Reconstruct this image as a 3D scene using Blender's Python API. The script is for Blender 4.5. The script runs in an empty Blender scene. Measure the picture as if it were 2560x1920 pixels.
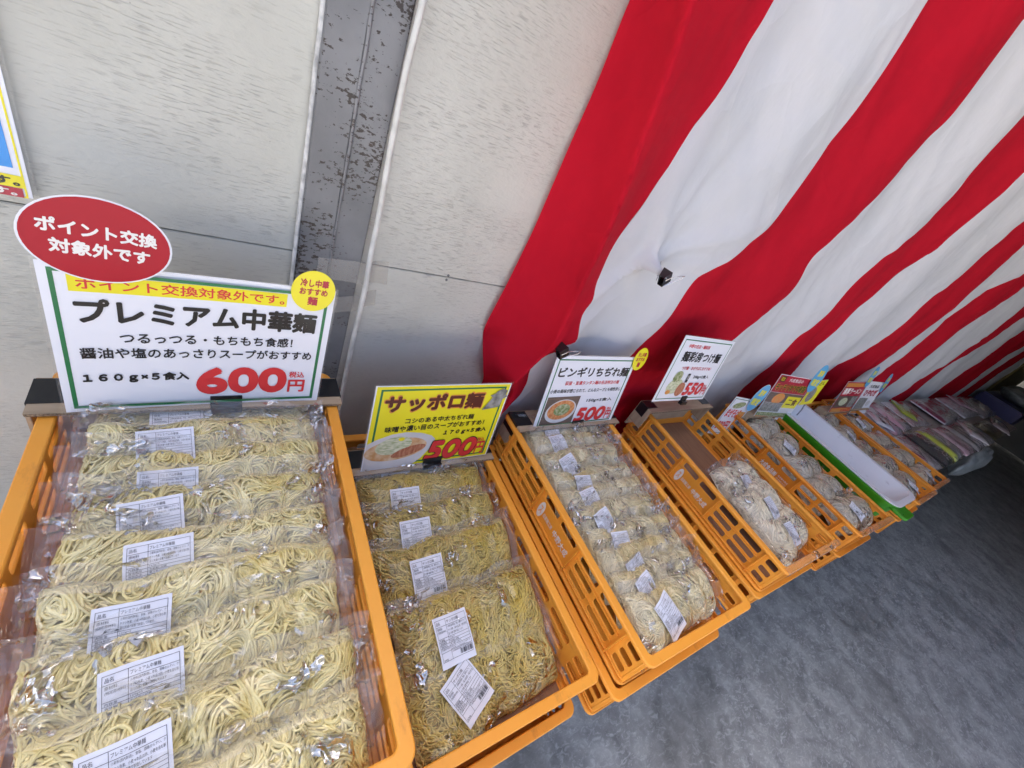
import bpy, bmesh, math, random
import numpy as np
from mathutils import Matrix, Vector, Euler

# ------------------------------------------------------------------ camera, sky, sun, exposure
S = bpy.context.scene
COL = S.collection
rad = math.radians
cam_d = bpy.data.cameras.new('camera')
cam = bpy.data.objects.new('camera', cam_d)
COL.objects.link(cam)
cam_d.sensor_width = 36.0
cam_d.lens = 1030.0 / 2560.0 * 36.0
cam_d.clip_start = 0.01
cam_d.clip_end = 500
cam.matrix_world = (Matrix.Translation((0, 0, 1.44)) @ Matrix.Rotation(rad(-43.435), 4, 'Z')
                    @ Matrix.Rotation(rad(56.746), 4, 'X') @ Matrix.Rotation(rad(27.892), 4, 'Z'))
S.camera = cam

W = bpy.data.worlds.new('World')
S.world = W
W.use_nodes = True
nt = W.node_tree
sky = nt.nodes.new('ShaderNodeTexSky')
sky.sky_type = 'NISHITA'
sky.sun_disc = False
sky.sun_elevation = rad(52)
sky.sun_rotation = rad(-12)
sky.air_density = 0.5
sky.dust_density = 7.0
sky.ozone_density = 0.3
bg = nt.nodes['Background']
bg.inputs[1].default_value = 0.15
nt.links.new(sky.outputs[0], bg.inputs[0])

sun_d = bpy.data.lights.new('sun', 'SUN')
sun_d.energy = 4.0
sun_d.angle = rad(0.6)
sun_d.color = (1.0, 0.95, 0.88)
sun = bpy.data.objects.new('sun', sun_d)
COL.objects.link(sun)
sun.rotation_euler = Vector((-math.cos(rad(52)) * math.sin(rad(12)), math.cos(rad(52)) * math.cos(rad(12)), math.sin(rad(52)))).to_track_quat('Z', 'Y').to_euler()

S.view_settings.view_transform = 'Standard'
S.view_settings.look = 'None'
S.view_settings.exposure = 2.35
S.view_settings.gamma = 1.0
S.cycles.use_adaptive_sampling = True
S.cycles.adaptive_threshold = 0.02
S.cycles.max_bounces = 7
S.cycles.diffuse_bounces = 4
S.cycles.glossy_bounces = 4
S.cycles.transparent_max_bounces = 14
S.cycles.use_denoising = True

rng = np.random.default_rng(7)
random.seed(7)


# ------------------------------------------------------------------ helpers: materials
def mat(name, col, rough=0.6, spec=0.5, var=0.0, vscale=20.0, vcol=None, bump=0.0, bscale=80.0, coat=0.0,
        stretch=(1, 1, 1), transl=0.0, island=0.0, obj_rand=0.0, subsurf=0.0, metal=0.0, dirt=None, bdist=0.004):
    m = bpy.data.materials.new(name)
    m.use_nodes = True
    n = m.node_tree
    b = n.nodes['Principled BSDF']
    out = n.nodes['Material Output']
    b.inputs['Roughness'].default_value = rough
    b.inputs['Specular IOR Level'].default_value = spec
    b.inputs['Metallic'].default_value = metal
    b.inputs['Coat Weight'].default_value = coat
    b.inputs['Coat Roughness'].default_value = 0.08
    c4 = (*col, 1)
    b.inputs['Base Color'].default_value = c4
    src = None
    tc = n.nodes.new('ShaderNodeTexCoord')
    mp = n.nodes.new('ShaderNodeMapping')
    mp.inputs['Scale'].default_value = stretch
    n.links.new(tc.outputs['Object'], mp.inputs[0])
    if var > 0 or vcol:
        nz = n.nodes.new('ShaderNodeTexNoise')
        nz.inputs['Scale'].default_value = vscale
        nz.inputs['Detail'].default_value = 5
        n.links.new(mp.outputs[0], nz.inputs['Vector'])
        mx = n.nodes.new('ShaderNodeMix')
        mx.data_type = 'RGBA'
        mx.inputs[6].default_value = c4
        v2 = vcol if vcol else tuple(c * (1 - var) for c in col)
        mx.inputs[7].default_value = (*v2, 1)
        rp = n.nodes.new('ShaderNodeMapRange')
        rp.inputs[1].default_value = 0.38
        rp.inputs[2].default_value = 0.68
        n.links.new(nz.outputs[0], rp.inputs[0])
        n.links.new(rp.outputs[0], mx.inputs[0])
        src = mx.outputs[2]
    if dirt:
        dc, dk, dsc, d0, d1, dst = dirt
        m2 = n.nodes.new('ShaderNodeMapping')
        m2.inputs['Scale'].default_value = dst
        n.links.new(tc.outputs['Object'], m2.inputs[0])
        nd = n.nodes.new('ShaderNodeTexNoise')
        nd.inputs['Scale'].default_value = dsc
        nd.inputs['Detail'].default_value = 9
        nd.inputs['Roughness'].default_value = 0.7
        n.links.new(m2.outputs[0], nd.inputs['Vector'])
        rd = n.nodes.new('ShaderNodeMapRange')
        rd.inputs[1].default_value = d0
        rd.inputs[2].default_value = d1
        rd.inputs[4].default_value = dk
        n.links.new(nd.outputs[0], rd.inputs[0])
        md = n.nodes.new('ShaderNodeMix')
        md.data_type = 'RGBA'
        if src:
            n.links.new(src, md.inputs[6])
        else:
            md.inputs[6].default_value = c4
        md.inputs[7].default_value = (*dc, 1)
        n.links.new(rd.outputs[0], md.inputs[0])
        src = md.outputs[2]
    if island > 0 or obj_rand > 0:
        hs = n.nodes.new('ShaderNodeHueSaturation')
        r = n.nodes.new('ShaderNodeMapRange')
        k = island if island > 0 else obj_rand
        r.inputs[3].default_value = 1 - k
        r.inputs[4].default_value = 1 + k
        if island > 0:
            g = n.nodes.new('ShaderNodeNewGeometry')
            n.links.new(g.outputs['Random Per Island'], r.inputs[0])
        else:
            g = n.nodes.new('ShaderNodeObjectInfo')
            n.links.new(g.outputs['Random'], r.inputs[0])
        n.links.new(r.outputs[0], hs.inputs['Value'])
        if src:
            n.links.new(src, hs.inputs['Color'])
        else:
            hs.inputs['Color'].default_value = c4
        src = hs.outputs[0]
    if src:
        n.links.new(src, b.inputs['Base Color'])
    if bump > 0:
        nb = n.nodes.new('ShaderNodeTexNoise')
        nb.inputs['Scale'].default_value = bscale
        nb.inputs['Detail'].default_value = 4
        n.links.new(mp.outputs[0], nb.inputs['Vector'])
        bp = n.nodes.new('ShaderNodeBump')
        bp.inputs['Strength'].default_value = bump
        bp.inputs['Distance'].default_value = bdist
        n.links.new(nb.outputs[0], bp.inputs['Height'])
        n.links.new(bp.outputs[0], b.inputs['Normal'])
    if transl > 0:
        t = n.nodes.new('ShaderNodeBsdfTranslucent')
        ms = n.nodes.new('ShaderNodeMixShader')
        ms.inputs[0].default_value = transl
        if src:
            n.links.new(src, t.inputs[0])
        else:
            t.inputs[0].default_value = c4
        n.links.new(b.outputs[0], ms.inputs[1])
        n.links.new(t.outputs[0], ms.inputs[2])
        n.links.new(ms.outputs[0], out.inputs[0])
    return m


def film_mat(name, tint=(1, 1, 1), haze=0.03, gain=1.0, bump=0.3, bscale=30.0, hazecol=(0.8, 0.8, 0.8), rough=0.1, wave=0.0, crease_glint=0.0, cover=0.6):
    """thin clear plastic: see-through, with crinkle patches and glints put in by a random mask"""
    m = bpy.data.materials.new(name)
    m.use_nodes = True
    n = m.node_tree
    for x in list(n.nodes):
        if x.type != 'OUTPUT_MATERIAL':
            n.nodes.remove(x)
    out = n.nodes['Material Output']

    def nd(t, **kw):
        x = n.nodes.new('ShaderNode' + t)
        for k, v in kw.items():
            setattr(x, k, v)
        return x

    def lk(a, b):
        n.links.new(a, b)
    tr = nd('BsdfTransparent')
    tr.inputs[0].default_value = (*tint, 1)
    gl = nd('BsdfGlossy')
    gl.inputs['Roughness'].default_value = rough
    df = nd('BsdfDiffuse')
    df.inputs[0].default_value = (*hazecol, 1)
    tc = nd('TexCoord')
    oi = nd('ObjectInfo')
    sc = nd('VectorMath', operation='SCALE')
    sc.inputs[0].default_value = (7.1, 3.3, 5.7)
    lk(oi.outputs['Random'], sc.inputs['Scale'])
    ad = nd('VectorMath', operation='ADD')
    lk(tc.outputs['Object'], ad.inputs[0])
    lk(sc.outputs[0], ad.inputs[1])
    P = ad.outputs[0]
    nb = nd('TexNoise')
    nb.inputs['Scale'].default_value = bscale
    nb.inputs['Detail'].default_value = 2
    nb.inputs['Distortion'].default_value = 1.0
    lk(P, nb.inputs['Vector'])
    bp = nd('Bump')
    bp.inputs['Strength'].default_value = bump
    bp.inputs['Distance'].default_value = 0.006
    lk(nb.outputs[0], bp.inputs['Height'])
    last = bp
    refl = 0.03 * gain
    extra = None
    if crease_glint > 0:
        # sparse patches of sharp crinkles
        nm = nd('TexNoise')
        nm.inputs['Scale'].default_value = 17
        nm.inputs['Detail'].default_value = 2
        lk(P, nm.inputs['Vector'])
        mk = nd('MapRange', interpolation_type='SMOOTHSTEP')
        mk.inputs[1].default_value = cover
        mk.inputs[2].default_value = cover + 0.1
        lk(nm.outputs[0], mk.inputs[0])
        dz = nd('TexNoise')
        dz.inputs['Scale'].default_value = 25
        lk(P, dz.inputs['Vector'])
        ds = nd('VectorMath', operation='MULTIPLY_ADD')
        ds.inputs[1].default_value = (0.06, 0.06, 0.06)
        lk(dz.outputs[1], ds.inputs[0])
        lk(P, ds.inputs[2])
        vo = nd('TexVoronoi', feature='F1')
        vo.inputs['Scale'].default_value = 75
        lk(ds.outputs[0], vo.inputs['Vector'])
        hm = nd('Math', operation='MULTIPLY')
        lk(vo.outputs['Distance'], hm.inputs[0])
        lk(mk.outputs[0], hm.inputs[1])
        b3 = nd('Bump')
        b3.inputs['Strength'].default_value = 1.0
        b3.inputs['Distance'].default_value = 0.012
        lk(hm.outputs[0], b3.inputs['Height'])
        lk(bp.outputs[0], b3.inputs['Normal'])
        last = b3
        # glints put in by mask: random crinkle cells get extra mirror reflection
        ft = nd('MapRange')
        ft.inputs[1].default_value = 0.62
        ft.inputs[2].default_value = 0.80
        sp = nd('SeparateColor')
        lk(vo.outputs['Color'], sp.inputs[0])
        lk(sp.outputs[0], ft.inputs[0])
        ex = nd('Math', operation='MULTIPLY')
        lk(ft.outputs[0], ex.inputs[0])
        lk(mk.outputs[0], ex.inputs[1])
        ek = nd('Math', operation='MULTIPLY')
        lk(ex.outputs[0], ek.inputs[0])
        ek.inputs[1].default_value = crease_glint
        extra = ek.outputs[0]
    if wave > 0:
        wv = nd('TexWave', bands_direction='X')
        wv.inputs['Scale'].default_value = wave
        lk(tc.outputs['Object'], wv.inputs['Vector'])
        b2 = nd('Bump')
        b2.inputs['Strength'].default_value = 0.45
        b2.inputs['Distance'].default_value = 0.003
        lk(wv.outputs[1], b2.inputs['Height'])
        lk(last.outputs[0], b2.inputs['Normal'])
        last = b2
    fr = nd('LayerWeight')
    lk(last.outputs[0], gl.inputs['Normal'])
    lk(last.outputs[0], fr.inputs['Normal'])
    pw = nd('Math', operation='POWER')
    pw.inputs[1].default_value = 4.0
    lk(fr.outputs['Facing'], pw.inputs[0])
    mu = nd('Math', operation='MULTIPLY_ADD', use_clamp=True)
    mu.inputs[1].default_value = 0.7 * gain
    mu.inputs[2].default_value = refl
    lk(pw.outputs[0], mu.inputs[0])
    fac = mu.outputs[0]
    if extra is not None:
        sm_ = nd('Math', operation='ADD', use_clamp=True)
        lk(fac, sm_.inputs[0])
        lk(extra, sm_.inputs[1])
        fac = sm_.outputs[0]
    m1 = nd('MixShader')
    m1.inputs[0].default_value = haze
    lk(tr.outputs[0], m1.inputs[1])
    lk(df.outputs[0], m1.inputs[2])
    m2 = nd('MixShader')
    lk(fac, m2.inputs[0])
    lk(m1.outputs[0], m2.inputs[1])
    lk(gl.outputs[0], m2.inputs[2])
    lk(m2.outputs[0], out.inputs[0])
    return m


# ------------------------------------------------------------------ helpers: meshes and objects
def npmesh(name, V, F, mats=None, smooth=False, angle=None):
    me = bpy.data.meshes.new(name)
    V = np.asarray(V, dtype=np.float32)
    if isinstance(F, np.ndarray):
        k = F.shape[1]
        me.vertices.add(len(V))
        me.vertices.foreach_set('co', V.ravel())
        me.loops.add(F.size)
        me.loops.foreach_set('vertex_index', F.ravel().astype(np.int32))
        me.polygons.add(len(F))
        me.polygons.foreach_set('loop_start', np.arange(0, F.size, k, dtype=np.int32))
        me.polygons.foreach_set('loop_total', np.full(len(F), k, dtype=np.int32))
        me.update(calc_edges=True)
        me.validate()
    else:
        me.from_pydata([tuple(v) for v in V], [], F)
        me.update()
    if smooth:
        me.polygons.foreach_set('use_smooth', np.ones(len(me.polygons), dtype=bool))
        if angle:
            me.set_sharp_from_angle(angle=rad(angle))
    if mats:
        for m in (mats if isinstance(mats, (list, tuple)) else [mats]):
            me.materials.append(m)
    return me


def put(name, me, parent=None, loc=(0, 0, 0), rot=(0, 0, 0), label=None, cat=None, group=None, kind=None, mtx=None):
    o = bpy.data.objects.new(name, me)
    COL.objects.link(o)
    if parent is not None:
        o.parent = parent
    if mtx is not None:
        o.matrix_local = mtx
    else:
        o.location = loc
        o.rotation_euler = rot
    if label:
        o['label'] = label
    if cat:
        o['category'] = cat
    if group:
        o['group'] = group
    if kind:
        o['kind'] = kind
    return o


def box_vf(x0, x1, y0, y1, z0, z1):
    V = [(x0, y0, z0), (x1, y0, z0), (x1, y1, z0), (x0, y1, z0), (x0, y0, z1), (x1, y0, z1), (x1, y1, z1), (x0, y1, z1)]
    F = [(0, 3, 2, 1), (4, 5, 6, 7), (0, 1, 5, 4), (1, 2, 6, 5), (2, 3, 7, 6), (3, 0, 4, 7)]
    return V, F


def boxmesh(name, b, m, bevel=0.0):
    V, F = box_vf(*b)
    me = bpy.data.meshes.new(name)
    bm = bmesh.new()
    vs = [bm.verts.new(v) for v in V]
    for f in F:
        bm.faces.new([vs[i] for i in f])
    if bevel > 0:
        bmesh.ops.bevel(bm, geom=bm.edges[:], offset=bevel, segments=2, affect='EDGES', clamp_overlap=True)
    bm.to_mesh(me)
    bm.free()
    me.materials.append(m)
    return me


def multibox(name, boxes, m):
    V, F = [], []
    for b in boxes:
        v, f = box_vf(*b)
        n = len(V)
        V += v
        F += [tuple(i + n for i in q) for q in f]
    return npmesh(name, V, F, m)


def rrect(x0, x1, y0, y1, r, seg=4):
    pts = []
    for cx, cy, a0 in ((x1 - r, y1 - r, 0), (x0 + r, y1 - r, 90), (x0 + r, y0 + r, 180), (x1 - r, y0 + r, 270)):
        for i in range(seg + 1):
            a = rad(a0 + 90 * i / seg)
            pts.append((cx + r * math.cos(a), cy + r * math.sin(a)))
    return pts


def ellipse(cx, cy, rx, ry, n=40):
    return [(cx + rx * math.cos(2 * math.pi * i / n), cy + ry * math.sin(2 * math.pi * i / n)) for i in range(n)]


def plate(name, loops, thick, m, bevel=0.0, fn=None):
    """flat plate in XY with holes, filled from 2D outlines; fn maps (x,y,z)->(x,y,z)"""
    cu = bpy.data.curves.new('tmp', 'CURVE')
    cu.dimensions = '2D'
    cu.fill_mode = 'BOTH'
    cu.extrude = max(thick / 2 - bevel, 0)
    cu.bevel_depth = bevel
    cu.bevel_resolution = 1
    for lp in loops:
        sp = cu.splines.new('POLY')
        sp.points.add(len(lp) - 1)
        for p, q in zip(sp.points, lp):
            p.co = (q[0], q[1], 0, 1)
        sp.use_cyclic_u = True
    o = bpy.data.objects.new('tmp', cu)
    me = bpy.data.meshes.new_from_object(o)
    bpy.data.objects.remove(o)
    bpy.data.curves.remove(cu)
    me.name = name
    me.materials.clear()
    me.materials.append(m)
    if fn:
        for v in me.vertices:
            v.co = fn(*v.co)
        me.update()
    return me


_tc = {}


def textdata(body, bold=0.0, shear=0.0, res=4):
    key = (body, bold, shear, res)
    if key in _tc:
        return _tc[key]
    cu = bpy.data.curves.new('tmp', 'FONT')
    cu.body = body
    cu.offset = bold
    cu.shear = shear
    cu.resolution_u = res
    cu.fill_mode = 'FRONT'
    o = bpy.data.objects.new('tmp', cu)
    me = bpy.data.meshes.new_from_object(o)
    bpy.data.objects.remove(o)
    bpy.data.curves.remove(cu)
    V = np.zeros(len(me.vertices) * 3, dtype=np.float32)
    me.vertices.foreach_get('co', V)
    V = V.reshape(-1, 3)[:, :2].copy()
    F = [tuple(p.vertices) for p in me.polygons]
    bpy.data.meshes.remove(me)
    mn, mx = V.min(0), V.max(0)
    V = (V - mn) / np.maximum(mx - mn, 1e-6)
    _tc[key] = (V, F)
    return V, F


BOLD_DIRS = [(math.cos(a), math.sin(a)) for a in np.linspace(0, 2 * math.pi, 8, endpoint=False)]


class Flat:
    """collects flat print (text, rules, blocks) in a 2D rectangle and links it as meshes"""

    def __init__(s):
        s.V = {}
        s.F = {}

    def add(s, m, V, F, e=0.0):
        v = s.V.setdefault(m.name, [])
        f = s.F.setdefault(m.name, [])
        n = len(v)
        v += [(p[0], p[1], e) for p in V]
        f += [tuple(i + n for i in q) for q in F]

    def rect(s, m, x0, x1, y0, y1):
        s.add(m, [(x0, y0), (x1, y0), (x1, y1), (x0, y1)], [(0, 1, 2, 3)])

    def poly(s, m, pts):
        s.add(m, pts, [tuple(range(len(pts)))])

    def text(s, m, body, x0, x1, y0, y1, bold=0.0, shear=0.0):
        V, F = textdata(body, 0.0, shear, 1 if bold <= 0 else (5 if len(body) < 5 else 2))
        w, h = x1 - x0, y1 - y0
        if bold <= 0:
            s.add(m, V * np.array([w, h]) + np.array([x0, y0]), F)
            return
        # heavier lettering: the outline repeated a stroke-width apart
        nch = max(1, len(body))
        bx, by = bold * w / nch * 0.9, bold * h
        V = V * np.array([w - 2 * bx, h - 2 * by]) + np.array([x0 + bx, y0 + by])
        for i, (cx, cy) in enumerate(BOLD_DIRS):
            s.add(m, V + np.array([cx * bx, cy * by]), F, e=1.5e-5 * i)

    def mesh(s, name, m, fn, nrm=None):
        V = np.array([fn(x, y) for x, y, e in s.V[m.name]])
        if nrm is not None:
            V = V + np.array([e for x, y, e in s.V[m.name]])[:, None] * np.array(nrm)[None, :]
        return npmesh(name, V, s.F[m.name], m)


def tube(name, pts, r, m, sides=8, closed=False):
    P = np.asarray(pts, float)
    T = np.gradient(P, axis=0)
    T /= np.linalg.norm(T, axis=1)[:, None] + 1e-9
    up = np.array([0.31, 0.17, 0.93])
    A = np.cross(T, up)
    A /= np.linalg.norm(A, axis=1)[:, None] + 1e-9
    B = np.cross(A, T)
    a = np.linspace(0, 2 * np.pi, sides, endpoint=False)
    R = np.broadcast_to(np.asarray(r, float), (len(P),))
    V = P[:, None, :] + R[:, None, None] * (np.cos(a)[None, :, None] * A[:, None, :] + np.sin(a)[None, :, None] * B[:, None, :])
    n = len(P)
    F = []
    for i in range(n - 1):
        for j in range(sides):
            k = (j + 1) % sides
            F.append((i * sides + j, i * sides + k, (i + 1) * sides + k, (i + 1) * sides + j))
    F.append(tuple(range(sides - 1, -1, -1)))
    F.append(tuple((n - 1) * sides + j for j in range(sides)))
    return npmesh(name, V.reshape(-1, 3), F, m, smooth=True, angle=60)


def grid(nx, ny):
    i = np.arange(nx - 1)
    j = np.arange(ny - 1)
    I, J = np.meshgrid(i, j, indexing='ij')
    a = (I * ny + J).ravel()
    return np.stack([a, a + ny, a + ny + 1, a + 1], 1)


def fbm(x, y, seed, k0=20.0, octs=4, gain=0.55):
    r = np.random.default_rng(seed)
    s = 0
    amp = 1.0
    for o in range(octs):
        for _ in range(3):
            th = r.uniform(0, 2 * np.pi)
            k = k0 * 2 ** o * r.uniform(0.7, 1.4)
            s = s + amp * np.sin(k * (np.cos(th) * x + np.sin(th) * y) + r.uniform(0, 6.28)) / 3
        amp *= gain
    return s


ORD = ['first', 'second', 'third', 'fourth', 'fifth', 'sixth', 'seventh', 'eighth', 'ninth', 'tenth', 'eleventh']

# ------------------------------------------------------------------ materials
M_orange = mat('orange_plastic', (0.92, 0.41, 0.055), rough=0.42, spec=0.4, vcol=(0.90, 0.365, 0.042), vscale=9, bump=0.06, bscale=260, transl=0.12, obj_rand=0.05, dirt=((0.42, 0.16, 0.04), 0.55, 26, 0.58, 0.72, (1, 0.35, 1)))
M_amber = mat('amber_plastic', (0.86, 0.35, 0.042), rough=0.4, spec=0.4, vcol=(0.66, 0.205, 0.018), vscale=9, bump=0.06, bscale=260, transl=0.12, obj_rand=0.05, dirt=((0.36, 0.14, 0.04), 0.55, 26, 0.58, 0.72, (1, 0.35, 1)))
M_white_ink = mat('white_ink', (0.8, 0.78, 0.74), 0.5)
M_paper = mat('white_paper', (0.78, 0.79, 0.84), 0.4, coat=0.18)
M_black = mat('black_ink', (0.012, 0.011, 0.012), 0.4, coat=0.18)
M_red = mat('red_ink', (0.66, 0.028, 0.035), 0.4, coat=0.18)
M_crim = mat('crimson_ink', (0.42, 0.01, 0.035), 0.4, coat=0.18)
M_crim2 = mat('deep_red_sticker', (0.40, 0.006, 0.020), 0.45, 0.3, coat=0.05)
M_green = mat('green_ink', (0.018, 0.17, 0.06), 0.4, coat=0.18)
M_yellow = mat('yellow_ink', (0.82, 0.72, 0.012), 0.4, coat=0.18)
M_blue = mat('blue_ink', (0.01, 0.27, 0.72), 0.4, coat=0.4)
M_skyblue = mat('sky_blue_ink', (0.12, 0.42, 0.72), 0.4, coat=0.4)
M_orange_ink = mat('orange_ink', (0.75, 0.22, 0.04), 0.4, coat=0.18, vcol=(0.6, 0.35, 0.08), vscale=60)
M_brownink = mat('brown_ink', (0.09, 0.012, 0.008), 0.4, coat=0.18)
M_bowl = mat('bowl_print', (0.66, 0.65, 0.66), 0.4, coat=0.18, vcol=(0.5, 0.49, 0.5), vscale=8)
M_soup = mat('soup_print', (0.56, 0.29, 0.11), 0.4, coat=0.18, vcol=(0.72, 0.55, 0.36), vscale=60)
M_redsoup = mat('red_soup_print', (0.58, 0.17, 0.05), 0.4, coat=0.18, vcol=(0.72, 0.38, 0.15), vscale=130)
M_leaf = mat('leaf_print', (0.16, 0.22, 0.05), 0.4, coat=0.18, vcol=(0.52, 0.52, 0.36), vscale=110)
M_sprout = mat('sprout_print', (0.70, 0.70, 0.52), 0.4, coat=0.18, vcol=(0.34, 0.42, 0.2), vscale=80, stretch=(1, 1, 3))
M_pork = mat('pork_print', (0.52, 0.23, 0.13), 0.4, coat=0.18, vcol=(0.30, 0.07, 0.03), vscale=60, stretch=(3, 1, 1))
M_woodprint = mat('dark_table_print', (0.16, 0.11, 0.085), 0.4, coat=0.18, vcol=(0.09, 0.065, 0.055), vscale=30, stretch=(1, 1, 6))
M_greyprint = mat('grey_print', (0.33, 0.33, 0.31), 0.4, coat=0.18, vcol=(0.12, 0.12, 0.11), vscale=70)
M_card = mat('cardboard', (0.43, 0.33, 0.22), 0.85, 0.2, vcol=(0.36, 0.27, 0.175), vscale=14, bump=0.15, bscale=240, stretch=(1, 6, 1))
M_cardedge = mat('corrugated_edge', (0.30, 0.22, 0.14), 0.9, 0.2, vcol=(0.08, 0.055, 0.035), vscale=420, stretch=(1, 0.1, 1))
M_liner = mat('brown_liner_board', (0.30, 0.17, 0.10), 0.7, 0.25, vcol=(0.24, 0.13, 0.08), vscale=12, bump=0.1, bscale=60, stretch=(8, 1, 1))
M_tape = mat('black_tape', (0.011, 0.011, 0.012), 0.3, 0.5, bump=0.1, bscale=60)
M_metalblk = mat('black_steel', (0.012, 0.012, 0.014), 0.3, 0.6)
M_wire = mat('steel_wire', (0.6, 0.6, 0.62), 0.25, 0.5, metal=1.0)
M_cable = mat('cable_sheath', (0.66, 0.66, 0.62), 0.45, 0.4, vcol=(0.5, 0.5, 0.46), vscale=30)
M_film = film_mat('clear_bag_film', haze=0.015, gain=1.35, bump=0.5, bscale=26, rough=0.07, crease_glint=0.62, cover=0.53)
M_edge = film_mat('loose_film_edge', tint=(0.98, 0.97, 0.96), haze=0.06, gain=1.2, bump=0.5, bscale=34, hazecol=(0.85, 0.83, 0.80), rough=0.10, crease_glint=0.5, cover=0.56)
M_sleeve = film_mat('packet_sleeve', haze=0.04, gain=1.6, bump=0.6, bscale=16, rough=0.08, crease_glint=0.5, cover=0.58)
M_seal = film_mat('heat_sealed_film', tint=(0.95, 0.88, 0.86), haze=0.10, gain=1.2, bump=0.7, bscale=60, hazecol=(0.72, 0.6, 0.58), wave=110)
M_lam = film_mat('laminate_film', haze=0.10, gain=1.2, bump=0.05, bscale=20, hazecol=(0.75, 0.75, 0.72))
M_cleartape = film_mat('clear_tape', tint=(0.97, 0.96, 0.94), haze=0.25, gain=1.2, bump=0.15, bscale=90, hazecol=(0.62, 0.60, 0.56), rough=0.25)
M_wrap = film_mat('clear_wrap', tint=(0.98, 0.97, 0.96), haze=0.12, gain=1.2, bump=0.5, bscale=45, hazecol=(0.7, 0.62, 0.55), crease_glint=0.5, cover=0.5)
M_label = mat('label_paper', (0.74, 0.76, 0.82), 0.5, coat=0.2)
M_labelink = mat('label_ink', (0.03, 0.03, 0.035), 0.6)


def noodle_mat(name, c, c2, yel):
    m = mat(name, c, 0.5, 0.35, vcol=c2, vscale=16, island=0.22, bump=0.12, bscale=500)
    n = m.node_tree
    b = n.nodes['Principled BSDF']
    src = b.inputs['Base Color'].links[0].from_socket
    tc = n.nodes.new('ShaderNodeTexCoord')
    oi = n.nodes.new('ShaderNodeObjectInfo')
    va = n.nodes.new('ShaderNodeVectorMath')
    va.operation = 'ADD'
    cb = n.nodes.new('ShaderNodeCombineXYZ')
    mm = n.nodes.new('ShaderNodeMath')
    mm.operation = 'MULTIPLY'
    mm.inputs[1].default_value = 40
    n.links.new(oi.outputs['Random'], mm.inputs[0])
    n.links.new(mm.outputs[0], cb.inputs[0])
    n.links.new(mm.outputs[0], cb.inputs[2])
    n.links.new(tc.outputs['Object'], va.inputs[0])
    n.links.new(cb.outputs[0], va.inputs[1])
    nz = n.nodes.new('ShaderNodeTexNoise')
    nz.inputs['Scale'].default_value = 11
    n.links.new(va.outputs[0], nz.inputs['Vector'])
    rp = n.nodes.new('ShaderNodeMapRange')
    rp.inputs[1].default_value = 0.5
    rp.inputs[2].default_value = 0.72
    rp.inputs[4].default_value = 0.75
    n.links.new(nz.outputs[0], rp.inputs[0])
    mx = n.nodes.new('ShaderNodeMix')
    mx.data_type = 'RGBA'
    mx.inputs[7].default_value = (*yel, 1)
    n.links.new(src, mx.inputs[6])
    n.links.new(rp.outputs[0], mx.inputs[0])
    n.links.new(mx.outputs[2], b.inputs['Base Color'])
    return m


M_nd1 = noodle_mat('pale_yellow_noodle', (0.74, 0.645, 0.29), (0.75, 0.67, 0.38), (0.72, 0.57, 0.15))
M_nd2 = noodle_mat('golden_noodle', (0.56, 0.445, 0.135), (0.57, 0.46, 0.18), (0.60, 0.42, 0.045))
M_nd3 = noodle_mat('fine_beige_noodle', (0.70, 0.615, 0.37), (0.70, 0.63, 0.42), (0.68, 0.54, 0.20))
M_nd4 = noodle_mat('cream_noodle', (0.74, 0.68, 0.51), (0.74, 0.69, 0.55), (0.70, 0.62, 0.42))
M_nd5 = noodle_mat('grey_beige_noodle', (0.62, 0.56, 0.43), (0.62, 0.57, 0.47), (0.56, 0.48, 0.33))


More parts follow.
